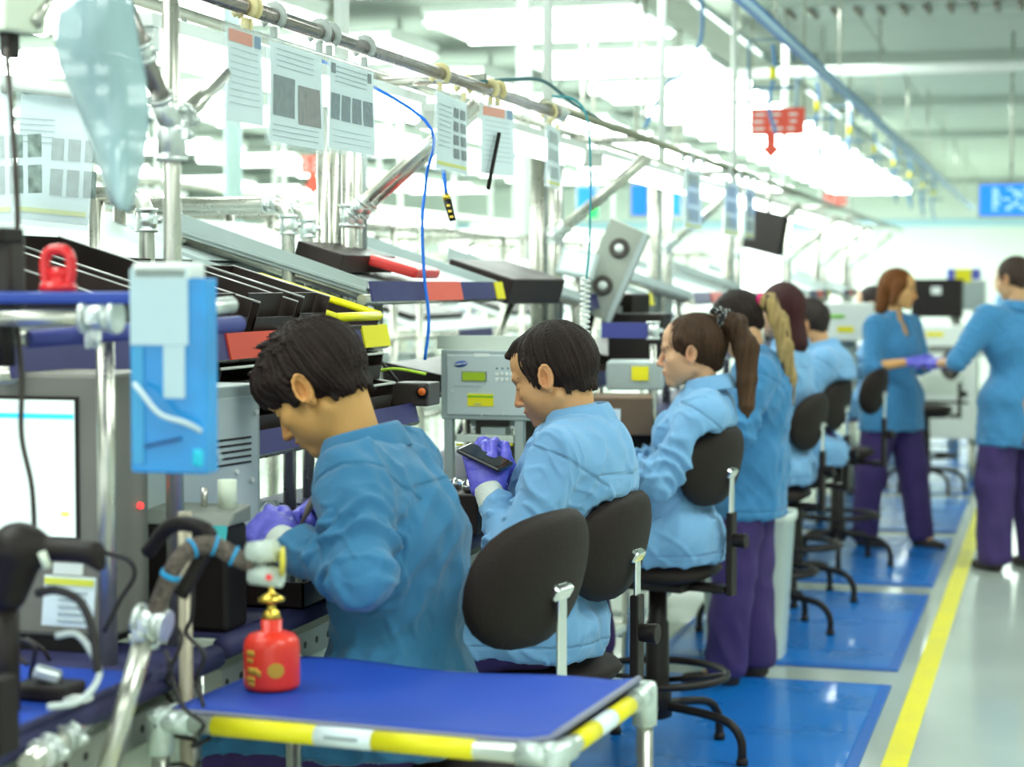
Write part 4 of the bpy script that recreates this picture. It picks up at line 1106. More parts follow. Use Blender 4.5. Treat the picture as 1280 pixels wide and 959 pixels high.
# ================================================================ FLOW RACKS
def tray(t, name, a, u, v, w, L, W, H, m, th=.004):
    """open tray: a = low front corner, u long direction, v width direction, w up"""
    mb = MB(); a, u, v, w = Vector(a), Vector(u).normalized(), Vector(v).normalized(), Vector(w).normalized()
    def slab(o, x, y, z, lx, ly, lz):
        vs = [o + x * (lx * i) + y * (ly * j) + z * (lz * k) for i in (0, 1) for j in (0, 1) for k in (0, 1)]
        mb.add(vs, [(0, 1, 3, 2), (4, 6, 7, 5), (0, 4, 5, 1), (2, 3, 7, 6), (0, 2, 6, 4), (1, 5, 7, 3)])
    slab(a, u, v, w, L, W, th); slab(a, u, v, w, L, th, H); slab(a + v * (W - th), u, v, w, L, th, H)
    slab(a, u, v, w, th, W, H * .55); slab(a + u * (L - th), u, v, w, th, W, H)
    return mb.build(name, m, t)
def make_rack(label, X, Y0, Y1, Z, segs, depth=.55, slope=.30, sheet_m=GREYMC, strip_h=.055):
    """sloping shelf with a front label strip; local coordinates are world"""
    t = thing('flow_rack', label, 'rack', (X, Y0, Z), 0, 'sloping parts racks over the benches')
    L = Y1 - Y0; dx = -depth; dz = depth * slope
    mb = MB(); mb.prism([(0, 0), (L, 0), (L, 1), (0, 1)], (0, 0, 0), (0, 1, 0), (dx, 0, dz), (0, 0, 1), .008)
    mb.build('shelf_plate', sheet_m, t)
    for yy in (0.01, L - .01): MB().prism([(0, -.012), (1, -.012), (1, .05), (0, .03)], (0, yy, 0), (dx, 0, dz), (0, 0, 1), (0, 1, 0), .006).build('side_plate', sheet_m, t)
    MB().cyl((.0, -.03, -.022), (.0, L + .03, -.022), .0145).build('front_pipe', STEEL, t)
    MB().cyl((dx, -.03, dz - .022), (dx, L + .03, dz - .022), .0145).build('rear_pipe', STEEL, t)
    MB().cyl((0, .05, -.022), (dx, .05, dz - .022), .0145).build('side_pipe', STEEL, t); MB().cyl((0, L - .05, -.022), (dx, L - .05, dz - .022), .0145).build('side_pipe', STEEL, t)
    MB().cyl((QX - X, L * .5, -.5), (QX - X, L * .5, dz * .5), .0145).build('support', STEEL, t)
    for (a, b, m) in segs:
        MB().box((.014 if m is BLUESTRIP else .019, (a + b) / 2 * L, .0), (.005, (b - a) * L, strip_h * (1 if m is BLUESTRIP else 1.02)), (0, R(-12), 0)).build('label_strip' if m is BLUESTRIP else 'label_card', m, t)
    return t
r1 = make_rack('sloping rack of black trays with red and yellow cards left of the steel posts', -1.66, 2.75, 4.56, 1.435, [(0, .464, BLUESTRIP), (.464, .624, REDCARD), (.624, .9, BLUESTRIP), (.9, 1.0, YELCARD)])
r2 = make_rack('grey sloping rack with red card and yellow end, between the post clusters', -1.76, 4.72, 5.95, 1.545, [(0, .36, BLUESTRIP), (.36, .63, mat('coral_card', (.75, .12, .08), .5)), (.63, .93, BLUESTRIP), (.93, 1.0, YELCARD)])
RACKLB = ['grey rack with red card seen above the scrunchie worker'] + ['grey card rack with indigo strips, %s on the upper tier' % q for q in ('fourth', 'fifth', 'sixth', 'seventh')]
for k in range(5): dup(r2, (-1.76, 7.1 + 2.28 * k, 1.5), 0, RACKLB[k])
# trays on the first rack
sl = Vector((-1, 0, .30)).normalized(); upw = Vector((.30, 0, 1)).normalized()
TRL = ['black tray at the near end of the first rack', 'black tray second on the first rack', 'black tray with silver edge third on the first rack', 'black tray beside the red cards on the first rack', 'tall black bin next to the yellow crate']
for k, (yy, W, H, L) in enumerate(((2.80, .27, .09, .62), (3.10, .27, .075, .60), (3.42, .30, .080, .48), (3.76, .21, .075, .34), (4.00, .16, .085, .26))):
    t = thing('parts_tray', TRL[k], 'tray', (-1.665, yy, 1.452), 0, 'black trays on the first rack')
    tray(t, 'tray_body', (0, 0, 0), sl, (0, 1, 0), upw, L, W, H, TRAYBK)
    MB().tube([upw * H, upw * H + sl * L], .003, 6).build('tray_edge', mat('grey_edge', (.45, .44, .42), .35, .5), t); MB().tube([upw * H + Vector((0, W, 0)), upw * H + sl * L + Vector((0, W, 0))], .003, 6).build('tray_edge', mat('grey_edge', (.45, .44, .42), .35, .5), t)
    MB().prism([(0, 0), (W * .9, 0), (W * .9, .075), (0, .075)], sl * .03 + upw * .012, (0, 1, 0), upw, sl, .004).build('divider', TRAYBK, t)
t = thing('yellow_crate', 'yellow rimmed crate at the right end of the first rack', 'crate', (-1.650, 4.19, 1.442), 0)
tray(t, 'crate_body', (0, 0, 0), sl, (0, 1, 0), upw, .34, .30, .040, TRAYBK)
YELR = mat('yellow_crate_rim', (.85, .78, .0), .4)
for a, b in (((0, 0, 0), (0, .3, 0)), (sl * .34, sl * .34 + Vector((0, .3, 0))), ((0, 0, 0), sl * .34), ((0, .3, 0), sl * .34 + Vector((0, .3, 0)))):
    a = Vector(a) + upw * .045; b = Vector(b) + upw * .045
    MB().tube([a, b], .011, 4).build('crate_rim', YELR, t)
t = thing('grey_back_board', 'long grey sloping board behind the black trays', 'board', (0, 0, 0))
MB().prism([(0, 0), (1, 0), (1, 1), (0, 1)], (-2.18, 3.3, 1.62), (0, 2.6, 0), (-.42, 0, .14), (0, 0, 1), .01).prism([(0, 0), (1, 0), (1, 1), (0, 1)], (-2.18, 3.3, 1.50), (0, 2.6, 0), (0, 0, .13), (-1, 0, 0), .008).build('board', GREYMC, t, bevel=.002)
t = thing('red_pouch', 'red plastic pouch lying on the rack left of the coral card', 'pouch', (-1.82, 5.2, 1.592), R(8)); MB().box((0, 0, .022), (.15, .36, .03), (0, R(16), 0)).build('pouch_body', mat('red_pouch_plastic', (.6, .03, .025), .4), t, bevel=.01)
t = thing('black_strip_box', 'flat black box lying at the back of the grey rack', 'box', (-1.93, 5.02, 1.62), 0); MB().box((0, 0, .02), (.14, .42, .05), (0, R(16), 0)).build('box_body', TRAYBK, t, bevel=.004)
# second tier
rL = make_rack('lower black shelf tier with indigo strip in front of the first worker', -1.60, 3.05, 4.62, 1.235, [(0, 1.0, BLUESTRIP)], .5, .16, TRAYBK, .05)
sl2 = Vector((-1, 0, .16)).normalized(); up2 = Vector((.16, 0, 1)).normalized()
for k, (yy, L, W, z) in enumerate(((3.1, .5, .4, 1.25), (3.55, .52, .42, 1.25), (4.02, .5, .5, 1.25))):
    for q in range(2):
        t = thing('parts_tray', ['lower tier black tray %s', 'upper black tray stacked on the lower tier %s'][q] % ['near the vented machine', 'behind the head of the messy haired worker', 'at the right end near the orange button'][k], 'tray', (-1.62 - .03 * q, yy, z + .075 * q), 0, 'black trays on the lower tier')
        tray(t, 'tray_body', (0, 0, 0), sl2, (0, 1, 0), up2, L, W, .065, TRAYBK)
        MB().tube([up2 * .066, up2 * .066 + Vector((0, W, 0))], .0035, 6).tube([up2 * .066 + Vector((0, W, 0)), up2 * .066 + Vector((0, W, 0)) + sl2 * L], .0035, 6).build('tray_edge', mat('pale_edge', (.62, .64, .58), .4), t)
for k in range(6):
    dup(rL, (-1.62, 5.5 + 2.0 * k, 1.22), 0, 'lower shelf tier with indigo strip beyond the tester' if k == 0 else 'lower shelf tier with indigo strip, ' + ORD[k + 1])

# button box
t = thing('control_box', 'dark control box with an orange round button', 'control box', PY(520, 492, 4.65))
MB().box((0, 0, 0), (.10, .10, .06)).build('box_body', mat('dark_box', (.05, .04, .035), .4), t, bevel=.005)
MB().lathe([(.010, 0), (.010, .010), (.008, .013), (0, .014)], (.036, -.05, .008), 16, (0, -1, 0)).build('button', mat('orange_button', (.8, .16, .02), .3), t)
MB().lathe([(.017, 0), (.017, .007), (.011, .008)], (.036, -.05, .008), 20, (0, -1, 0)).build('button_ring', BLACKMT, t)
MB().tube(smooth_pts([(-.05, 0, .03), (-.1, -.02, .09), (-.16, 0, .085), (-.24, 0, .05)], 5), .005, 8).build('cable', CABLE, t)
MB().tube(smooth_pts([(.02, .02, .05), (-.05, -.03, .065), (-.14, -.02, .05), (-.22, .0, .055)], 5), .004, 8).build('cable', mat('yellow_green_cable', (.5, .75, .05), .5), t, label='yellow green cable')

# ================================================================ MACHINES
# grey tester with round blue oval mark
t = thing('test_machine', 'grey bench tester with green display, keypad and blue oval logo', 'machine', (0, 0, 0))
Yt = 5.25
L_, R_, T_, B_ = PY(551, 437, Yt), PY(690, 437, Yt), PY(551, 437, Yt).z, PY(551, 524, Yt).z
xl, xr = L_.x, R_.x; xc = (xl + xr) / 2
MB().box((xc, Yt + .17, (T_ + B_) / 2), (xr - xl, .34, T_ - B_)).build('head_case', GREYMC, t, bevel=.004)
MB().box((xc, Yt - .003, (T_ + B_) / 2), ((xr - xl) * .88, .006, (T_ - B_) * .86)).build('front_panel', mat('panel_grey', (.52, .60, .60), .4), t, bevel=.002)
def fx(px, py, dy=-.007): p = PY(px, py, Yt); return Vector((p.x, Yt + dy, p.z))
MB().box(fx(593.5, 470.5), (.076, .004, .030)).build('display_frame', GREYMID, t); MB().box(fx(593.5, 470.5, -.010), (.068, .003, .024)).build('display', mat('green_lcd', (.16, .26, .01), .3, emit=(.3, .45, .02), es=.25), t)
o_ = text_obj('display_text', '08:41  READY', .009, fx(593.5, 470.5, -.0125), (R(90), 0, 0), mat('lcd_ink', (.04, .08, .0), .5), t) if False else None
lg = MB().lathe([(.0, 0), (.021, 0), (.021, .0015), (0, .0015)], (0, 0, 0), 28, (0, -1, 0)).build('logo_oval', mat('logo_blue', (.01, .07, .42), .4), t)
lg.location = fx(577, 455); lg.scale = (1, 1, .42); lg.rotation_euler = (0, R(-9), 0)
tx = text_obj('logo_writing', 'SAMSUNG', .0085, fx(577, 455, -.0098), (R(90), R(-9), 0), WHITEPL, t, bold=.0001)
bpy.context.view_layer.update()
me_ = bpy.data.meshes.new_from_object(tx.evaluated_get(bpy.context.evaluated_depsgraph_get())); o2_ = bpy.data.objects.new('logo_text', me_); COL.objects.link(o2_); o2_.parent = t; o2_.location = tx.location; o2_.rotation_euler = tx.rotation_euler; bpy.data.objects.remove(tx)
MB().box(fx(603, 444), (.045, .003, .010)).build('name_plate', WHITEPL, t)
for i in range(4):
    for j in range(2): MB().box(fx(622 + 6.2 * i, 467.5 + 7 * j), (.0095, .004, .0095)).build('key', WHITEPL, t, bevel=.001)
for i in range(3): MB().cyl(fx(622 + 7 * i, 460.5), fx(622 + 7 * i, 460.5, -.010), .0022, n=8).build('indicator', BLACKPL, t)
MB().box(fx(601.5, 500), (.078, .003, .036)).build('yellow_label', YELCARD, t); MB().box(fx(601.5, 495.5, -.009), (.078, .002, .005)).build('green_line', mat('green_print', (.15, .5, .02), .5), t)
MB().box(fx(585, 483), (.085, .001, .0022)).build('caption', INKGREY, t); MB().box(fx(598, 505, -.009), (.02, .002, .003)).build('label_print', INKGREY, t)
for px, py in ((566, 446), (566, 488), (603, 519), (630, 518)): MB().cyl(fx(px, py), fx(px, py, -.010), .003, n=8).build('screw', STEEL2, t)
for x in (xl + .02, xl + .235, xr - .018): MB().box((x, Yt + .02, (B_ + BT) / 2), (.026, .03, B_ - BT)).build('stand_post', GREYMC, t, bevel=.002)
MB().box((xc, Yt + .26, (B_ + BT) / 2), (xr - xl, .02, B_ - BT)).build('back_plate', mat('dark_warm_grey', (.10, .085, .07), .6), t)  # plate behind the stand posts, one even dark warm grey
for px in (584, 633): MB().cyl(fx(px, 525, .06), fx(px, 550, .06), .008).build('piston_rod', CHROME, t)
MB().box(fx(612, 540, .06), (.075, .05, .022)).build('press_head', GREYMC, t, bevel=.002); MB().box(fx(605, 549, .03), (.175, .05, .022)).build('press_plate', LAM, t, bevel=.002)
MB().box((xc, Yt + .12, BT + .012), (xr - xl, .3, .024)).build('base_plate', GREYMID, t, bevel=.003)
for px in (573, 590, 636): MB().box(fx(px, 556, .01), (.018, .01, .006)).build('warning_tag', YELCARD, t)
MB().box((xc, Yt + .05, T_ + .02), (xr - xl + .05, .02, .04)).build('rear_ledge', LAM, t)
# indigo cloth curtain right of tester
t = thing('blue_curtain', 'dark indigo protective curtain hanging right of the grey tester', 'curtain', (0, 0, 0))
p0 = PY(660, 518, 5.5); p1 = PY(712, 518, 5.7); vs = []
for j in range(5):
    for i in range(13):
        a = i / 12; q = p0.lerp(p1, a); vs.append((q.x, q.y + .012 * sin(a * 25), p0.z + .02 - (p0.z + .02 - BT - .005) * j / 4))
MB().add(vs, [(j * 13 + i, j * 13 + i + 1, (j + 1) * 13 + i + 1, (j + 1) * 13 + i) for j in range(4) for i in range(12)], True).build('cloth', mat('indigo_cloth', (.035, .05, .14), .7), t)
MB().cyl((p0.x, p0.y, p0.z + .02), (p1.x, p1.y, p1.z + .02), .008).cyl((p1.x, p1.y, p1.z + .02), (p1.x, p1.y, BT), .008).build('curtain_rod', STEEL, t)
# vented machine at the left
t = thing('vented_machine', 'grey metal machine case with five vent slots beside the blue bin', 'machine', (0, 0, 0))
A_ = PY(325, 479, 3.42); dv = Vector((sin(R(9)), cos(R(9)), 0)); nv = Vector((cos(R(9)), -sin(R(9)), 0)); zb = PY(325, 684, 3.42).z
LM, DM = .58, .26; HM_ = A_.z - zb
def vm(l, z, off=0.): v = Vector((A_.x, A_.y, 0)) - dv * l + nv * off; return Vector((v.x, v.y, z))
rotv = (0, 0, atan2(dv.y, dv.x))
MB().box(vm(LM / 2, (A_.z + zb) / 2, -DM / 2), (LM, DM, HM_), rotv).build('case', GREYMC, t, bevel=.004)
MB().box(vm(.16, (A_.z + zb) / 2, .002), (.29, .004, HM_ * .86), rotv).build('side_panel', mat('panel_grey', (.52, .60, .60), .4), t, bevel=.001)
def vpx(px, py):   # point of the vented face seen at that pixel
    d = ray(px, py); q = (Vector((A_.x, A_.y, CAM_Z)) - CAMP).dot(nv) / d.dot(nv); return CAMP + d * q
for k in range(5):
    p = vpx(289, 549 + 7.8 * k); MB().box(p + nv * .0045, (.125, .002, .004), rotv).build('vent_slot', BLACKMT, t)
for px, py in ((272, 606), (293, 590), (312, 600), (317, 515), (316, 665)):
    p = vpx(px, py); MB().cyl(p + nv * .003, p + nv * .009, .005, n=8).build('screw', WHITEPL, t)
MB().box(vm(LM / 2 + .02, (zb + BT) / 2, -DM / 2 - .01), (LM * .85, DM * .8, zb - BT), rotv).build('plinth', mat('navy_plinth', (.03, .04, .10), .5), t)
# grey monitor at the far left
t = thing('monitor', 'large blurred grey monitor with a white screen page at the left edge', 'monitor', (0, 0, 0))
Yq = 2.78; xr = PY(133, 500, Yq).x; zt = PY(60, 466, Yq).z; xl = xr - .40
MB().box(((xl + xr) / 2, Yq + .075, (zt + BT + .03) / 2), (xr - xl, .15, zt - BT - .03)).build('monitor_case', mat('monitor_grey', (.19, .185, .16), .5, var=.06), t, bevel=.008)
sx = PY(94, 500, Yq).x; z1, z2 = PY(60, 500, Yq).z, PY(60, 670, Yq).z
MB().box(((xl + .04 + sx) / 2, Yq - .001, (z1 + z2) / 2), (sx - xl - .04 + .012, .004, z1 - z2 + .012)).build('screen_bezel', BLACKPL, t)
MB().box(((xl + .04 + sx) / 2, Yq - .004, (z1 + z2) / 2), (sx - xl - .04, .004, z1 - z2)).build('screen', mat('lit_white_screen', (.7, .8, .75), .3, emit=(.80, .98, .90), es=.42), t)
MB().box(((xl + .04 + sx) / 2, Yq - .0075, PY(60, 520, Yq).z), (sx - xl - .04, .002, .008)).build('screen_bar', mat('cyan_screen_bar', (.02, .4, .6), .3, emit=(.02, .50, .75), es=.8), t)
MB().box((PY(84, 642, Yq).x, Yq - .0075, PY(84, 642, Yq).z), (.014, .002, .007)).build('screen_button', mat('orange_screen_button', (.9, .5, .1), .3, emit=(.9, .45, .08), es=.8), t)
MB().box(((xl + xr) / 2, Yq + .09, BT + .018), (.3, .14, .03)).build('monitor_foot', BLACKPL, t)
MB().cyl((xr, Yq + .11, PY(150, 642, Yq).z), (xr + .006, Yq + .11, PY(150, 642, Yq).z), .005).build('power_led', mat('red_led', (.9, .02, .02), .3, emit=(1, .03, .03), es=2), t)
# dark label printer
t = thing('label_printer', 'black label printer with grey lid and small teal display', 'printer', (0, 0, 0))
Yp = 3.02; a = PY(173, 655, Yp); b = PY(283, 655, Yp); xc = (a.x + b.x) / 2; wd = b.x - a.x
MB().box((xc, Yp + .045, (a.z + BT + .004) / 2), (wd, .09, a.z - BT - .004)).build('printer_body', BLACKPL, t, bevel=.008)
MB().prism([(0, 0), (.10, 0), (.10, .03), (.03, .022)], (a.x - .003, Yp, a.z), (0, 1, 0), (0, 0, 1), (1, 0, 0), wd + .006).build('printer_lid', GREYMID, t, bevel=.004)
MB().box((b.x - .02, Yp - .006, a.z - .02), (.040, .01, .045), (R(-15), 0, 0)).build('printer_display', mat('teal_lcd', (.05, .33, .33), .3, emit=(.05, .4, .4), es=.3), t)
MB().cyl((b.x - .03, Yp + .07, a.z + .02), (b.x - .03, Yp + .07, a.z + .075), .017).build('roll_post', CREAM, t); MB().cyl((b.x - .075, Yp + .07, a.z + .02), (b.x - .075, Yp + .07, a.z + .06), .006).build('guide_pin', STEEL, t)
# part trays on the bench in front of worker one
t = thing('component_tray', 'black gridded component tray on the bench behind the first gloves', 'tray', PY(385, 605, 3.72) + Vector((0, 0, 0)))
t.location.z = BT + .11
MB().box((0, 0, -.055), (.30, .34, .11)).build('tray_stack', TRAYBK, t, bevel=.004)
for i in range(6):
    for j in range(7): MB().box((-.12 + .048 * i, -.14 + .046 * j, .002), (.034, .034, .008)).build('tray_cell', mat('cell_dark', (.075, .05, .04), .5), t)
t = thing('small_parts_tray', 'shallow black tray with tiny white and cream parts under the gloves', 'tray', (-1.47, 3.42, BT + .004))
tray(t, 'tray_body', (-.14, -.14, 0), (1, 0, 0), (0, 1, 0), (0, 0, 1), .26, .30, .05, TRAYBK)
for k in range(9):
    MB().box((-.10 + .026 * k, -.06 + .05 * (k % 3), .015 + .03), (.018, .022, .05)).build('small_part', [WHITEPL, BLACKPL, CREAM][k % 3], t)
# foil bag
t = thing('foil_bag', 'crumpled silvery antistatic bag leaning beside the vented machine', 'bag', PY(338, 610, 3.50)); t.location.z = BT + .004
rr = random.Random(4); vs = []
for j in range(9):
    for i in range(7): vs.append((-.03 + .012 * i - .003 * j + rr.uniform(-.007, .007), .03 * sin(i * 1.3 + j) * .6 + rr.uniform(-.01, .01), .022 * j))
MB().add(vs, [(j * 7 + i, j * 7 + i + 1, (j + 1) * 7 + i + 1, (j + 1) * 7 + i) for j in range(8) for i in range(6)]).build('foil', mat('silver_foil', (.62, .66, .66), .3, .8), t)
s_ = t.children[0].modifiers.new('t', 'SOLIDIFY'); s_.thickness = .002
# fan unit
t = thing('fan_unit', 'tilted grey ioniser case with two round fans under the strip light', 'fan unit', PY(762, 338, 7.3), R(8))
t.rotation_euler = (0, R(24), R(6))
MB().box((0, .06, 0), (.16, .12, .38)).build('fan_case', mat('olive_grey_case', (.33, .36, .31), .45), t, bevel=.006)
MB().box((.075, -.004, 0), (.022, .012, .38)).build('case_rib', GREYMC, t)
for z in (.095, -.065):
    MB().lathe([(.040, 0), (.040, .006), (.020, .007), (.0195, 0)], (.0, -.002, z), 24, (0, -1, 0)).build('fan_ring', mat('fan_dark', (.07, .06, .05), .5), t)
    MB().lathe([(.018, 0), (.018, .009), (0, .010)], (.0, -.002, z), 18, (0, -1, 0)).build('fan_hub', WHITEPL, t)
MB().cyl((0, .06, -.19), (.05, .06, -.42), .014).build('fan_arm', BLACKMT, t)
t = thing('task_display', 'small pale tilted display left of the fan unit', 'display', PY(722, 330, 7.2)); t.rotation_euler = (R(-20), 0, R(10))
MB().box((0, 0, 0), (.15, .02, .11), (0, R(14), 0)).build('display_case', GREYMC, t, bevel=.004); MB().box((0, -.012, 0), (.12, .004, .085), (0, R(14), 0)).build('display_face', mat('pale_face', (.68, .8, .78), .3), t)
MB().cyl((0, .01, -.04), (0, .03, -.3), .012).build('display_stand', STEEL, t)

# ================================================================ HOSES AND CORDS
def cord(name, label, pts, r, m, cat='hose', n=6):
    return tag(MB().tube(smooth_pts(pts, n), r, 8).build(name, m), label, cat)
cord('air_hose', 'blue air hose hanging down behind the steel posts', [Vector((-1.895, 4.62, 2.17)), PY(531, 150, 4.75), PY(533, 220, 4.9), PY(528, 270, 4.9), PY(530, 340, 4.9), PY(536, 400, 4.9), PY(531, 450, 4.9)], .0045, BLUEHOSE)
t = thing('air_gun', 'black and brass air nozzle dangling on a short blue hose', 'nozzle', (0, 0, 0))
MB().tube(smooth_pts([PY(549, 130, 4.8), PY(552, 190, 4.8), PY(558, 244, 4.8)], 6), .0055, 8).build('hose', BLUEHOSE, t)
MB().cyl(PY(557, 243, 4.8), PY(559, 250, 4.8), .010).build('collar_nut', BRASS, t); MB().cyl(PY(559, 250, 4.8), PY(566, 276, 4.8), .011, .008).build('nozzle_grip', BLACKPL, t)
for k in range(3): p = PY(560.5 + 2 * k, 257 + 7 * k, 4.785); MB().box(p, (.009, .006, .006)).build('nozzle_hole', BRASS, t)
t = thing('coiled_cord', 'white coiled cord hanging on a teal line above the stubbled worker', 'cord', (0, 0, 0))
MB().tube(smooth_pts([PY(690, 120, 5.6), PY(716, 124, 5.6), PY(733, 145, 5.6), PY(738, 200, 5.6), PY(737, 300, 5.6), PY(733, 350, 5.6)], 6), .0035, 8).build('teal_line', mat('teal_cord', (.03, .30, .34), .5), t)
a = PY(732, 345, 5.6); b = PY(731, 425, 5.6)
MB().tube([a.lerp(b, k / 132) + Vector((cos(k * .6) * .013, sin(k * .6) * .013, 0)) for k in range(133)], .0035, 6).build('coil', WHITEPL, t)
cord('overhead_hose', 'dark thin hose arching along the top of the rail', [PX(600, 103, RX), PX(640, 108, RX) + Vector((0, 0, .02)), PX(680, 122, RX) + Vector((0, 0, .05)), PX(720, 140, RX) + Vector((0, 0, .02)), PX(760, 162, RX) + Vector((0, 0, .02))], .006, mat('dark_teal_hose', (.03, .12, .14), .5))
cord('black_cable', 'long brown black cable hanging down in front of the monitor', [PY(8, 60, 2.5), PY(16, 160, 2.48), PY(22, 270, 2.48), PY(20, 380, 2.48), PY(27, 470, 2.48), PY(27, 545, 2.48), PY(40, 610, 2.48), PY(44, 690, 2.5)], .0042, mat('brown_black_cable', (.06, .045, .035), .5), 'cable')
cord('overhead_cable', 'blue and white hose drooping from the ceiling cable tray', [PY(876, -20, 12), PY(878, 30, 12), PY(872, 60, 12), PY(850, 92, 12), PY(830, 110, 12), PY(806, 160, 12)], .013, mat('muted_blue_hose', (.08, .24, .50), .5))

# ================================================================ NEAR LEFT: rail, blue bin, red handle, gooseneck, clutter
t = thing('tool_rail', 'blue lipped tool rail with pipe crossing the left edge of the picture', 'rail', (0, 0, 0))
Yn = 2.42
a = PY(-90, 372, Yn); b = PY(170, 372, Yn)
MB().box(((a.x + b.x) / 2, Yn + .03, a.z), (b.x - a.x, .09, .017)).build('shelf_lip', mat('blue_shelf', (.02, .06, .36), .4), t, bevel=.004)
a2 = PY(-90, 398, Yn); b2 = PY(145, 396, Yn)
MB().cyl(a2, b2, .0135).build('rail_pipe', STEEL, t); joint(PY(126, 396, Yn), (1, 0, 0), .021, .05, None, t)
a3 = PY(-90, 420, Yn + .12); b3 = PY(36, 422, Yn + .12); MB().cyl(a3, b3, .0135).build('rail_pipe', STEEL, t)
MB().cyl(PY(34, 424, Yn + .12), PY(300, 405, Yn + .55), .014).build('wrapped_pipe', mat('indigo_wrap', (.05, .06, .26), .45), t)
MB().cyl(PY(232, 388, Yn + .35), PY(290, 381, Yn + .45), .014).build('chrome_pipe', STEEL2, t)
joint(PY(115, 418, Yn + .2), (1, .7, 0), .019, .016, WHITEPL, t)
p = PY(-70, 400, Yn); MB().cyl((p.x, Yn, BT), (p.x, Yn, p.z + .1), .0145).build('rail_post', STEEL, t)
p = PY(131, 400, Yn + .3); MB().cyl((p.x, p.y, BT), (p.x, p.y, p.z), .0145).build('rail_post', STEEL, t); MB().cyl(p, (p.x - .18, Yn + .02, p.z), .012).build('rail_pipe', STEEL, t)
t = thing('dark_holder', 'dark blurred equipment holder at the left edge above the blue rail', 'holder', (0, 0, 0))
p = PY(10, 372, 2.46); MB().box((p.x - .01, 2.46, p.z + .03), (.055, .05, .13)).build('holder_body', mat('brown_black_case', (.035, .026, .022), .5), t, bevel=.008)
MB().box((p.x - .01, 2.44, p.z + .09), (.065, .06, .022)).build('holder_cap', BLACKPL, t, bevel=.004); MB().cyl((p.x - .01, 2.46, p.z - .10), (p.x - .01, 2.46, p.z), .018).build('holder_neck', BLACKPL, t)
# red handle
t = thing('suction_lifter', 'red two-legged suction cup handle standing on the blue rail', 'tool', PY(64, 364, Yn)); t.location.y += .02
REDP = mat('red_plastic', (.80, .015, .02), .3, coat=.4)
MB().lathe([(0, 0), (.026, 0), (.027, .007), (.023, .013), (0, .014)], (0, 0, 0), 24).build('cup', REDP, t)
MB().tube(smooth_pts([(-.017, 0, .008), (-.021, 0, .030), (-.019, 0, .050), (-.009, 0, .059), (.009, 0, .059), (.019, 0, .050), (.021, 0, .030), (.017, 0, .008)], 4), .0078, 12).tube([(-.016, 0, .026), (.016, 0, .026)], .0085, 10).box((0, 0, .018), (.018, .012, .02)).build('handle', REDP, t)
# blue translucent bin with white lid
t = thing('blue_bin', 'translucent blue plastic bin with white liner hanging at the left', 'bin', (0, 0, 0))
Yb = 2.34
def bxp(x0, x1, y0, y1, d, name, m, yo=0., bev=.006):
    a = PY(x0, y0, Yb); b = PY(x1, y1, Yb)
    return MB().box(((a.x + b.x) / 2, Yb + yo + d / 2, (a.z + b.z) / 2), (b.x - a.x, d, a.z - b.z)).build(name, m, t, bevel=bev)
BLT = mat('translucent_blue_plastic', (.012, .30, .74), .22, alpha=.90, coat=.5, var=.12, vscale=12)
a = PY(163, 348, Yb); b = PY(258, 592, Yb); mb = MB(); xx0, xx1 = a.x, b.x; zt, zb = a.z, b.z; dd = .035; th = .003
for c, d in ((((xx0 + xx1) / 2, Yb, (zt + zb) / 2), (xx1 - xx0, th, zt - zb)), (((xx0 + xx1) / 2, Yb + dd, (zt + zb) / 2), (xx1 - xx0, th, zt - zb)), ((xx0, Yb + dd / 2, (zt + zb) / 2), (th, dd, zt - zb)), ((xx1, Yb + dd / 2, (zt + zb) / 2), (th, dd, zt - zb)), (((xx0 + xx1) / 2, Yb + dd / 2, zb), (xx1 - xx0, dd, th))): mb.box(c, d)
mb.build('bin_shell', BLT, t, bevel=.002)
bxp(164, 237, 336, 432, .004, 'white_liner', mat('white_liner_film', (.66, .84, .90), .35, alpha=.72), -.006, .001)
bxp(206, 233, 432, 498, .004, 'white_strip', mat('white_liner_film', (.66, .84, .90), .35, alpha=.72), -.006, .001)
bxp(166, 182, 432, 580, .003, 'light_strip', mat('light_blue_film', (.10, .50, .85), .3, alpha=.6), -.005, .001)
bxp(166, 238, 328, 352, .056, 'bin_lid', WHITEPL, -.006)
bxp(240, 256, 560, 585, .03, 'bin_label', mat('cyan_sticker', (.02, .55, .75), .4), -.004)
MB().box(((xx0 + xx1) / 2, Yb + .058, PY(200, 372, Yb).z), (.05, .055, .012)).build('bin_hook', WHITEPL, t)
p = PY(205, 553, Yb); MB().box((p.x, Yb - .004, p.z), (.055, .003, .005), (0, R(-13), 0)).build('bin_slot', mat('dark_blue_slot', (.01, .09, .28), .5), t)
cord('white_cable', 'pale cable curving across the blue bin', [PY(168, 480, Yb - .02), PY(178, 492, Yb - .03), PY(200, 518, Yb - .03), PY(235, 530, Yb - .02), PY(262, 548, Yb + .03), PY(275, 575, Yb + .15)], .0035, mat('pale_cable', (.62, .72, .74), .4), 'cable')
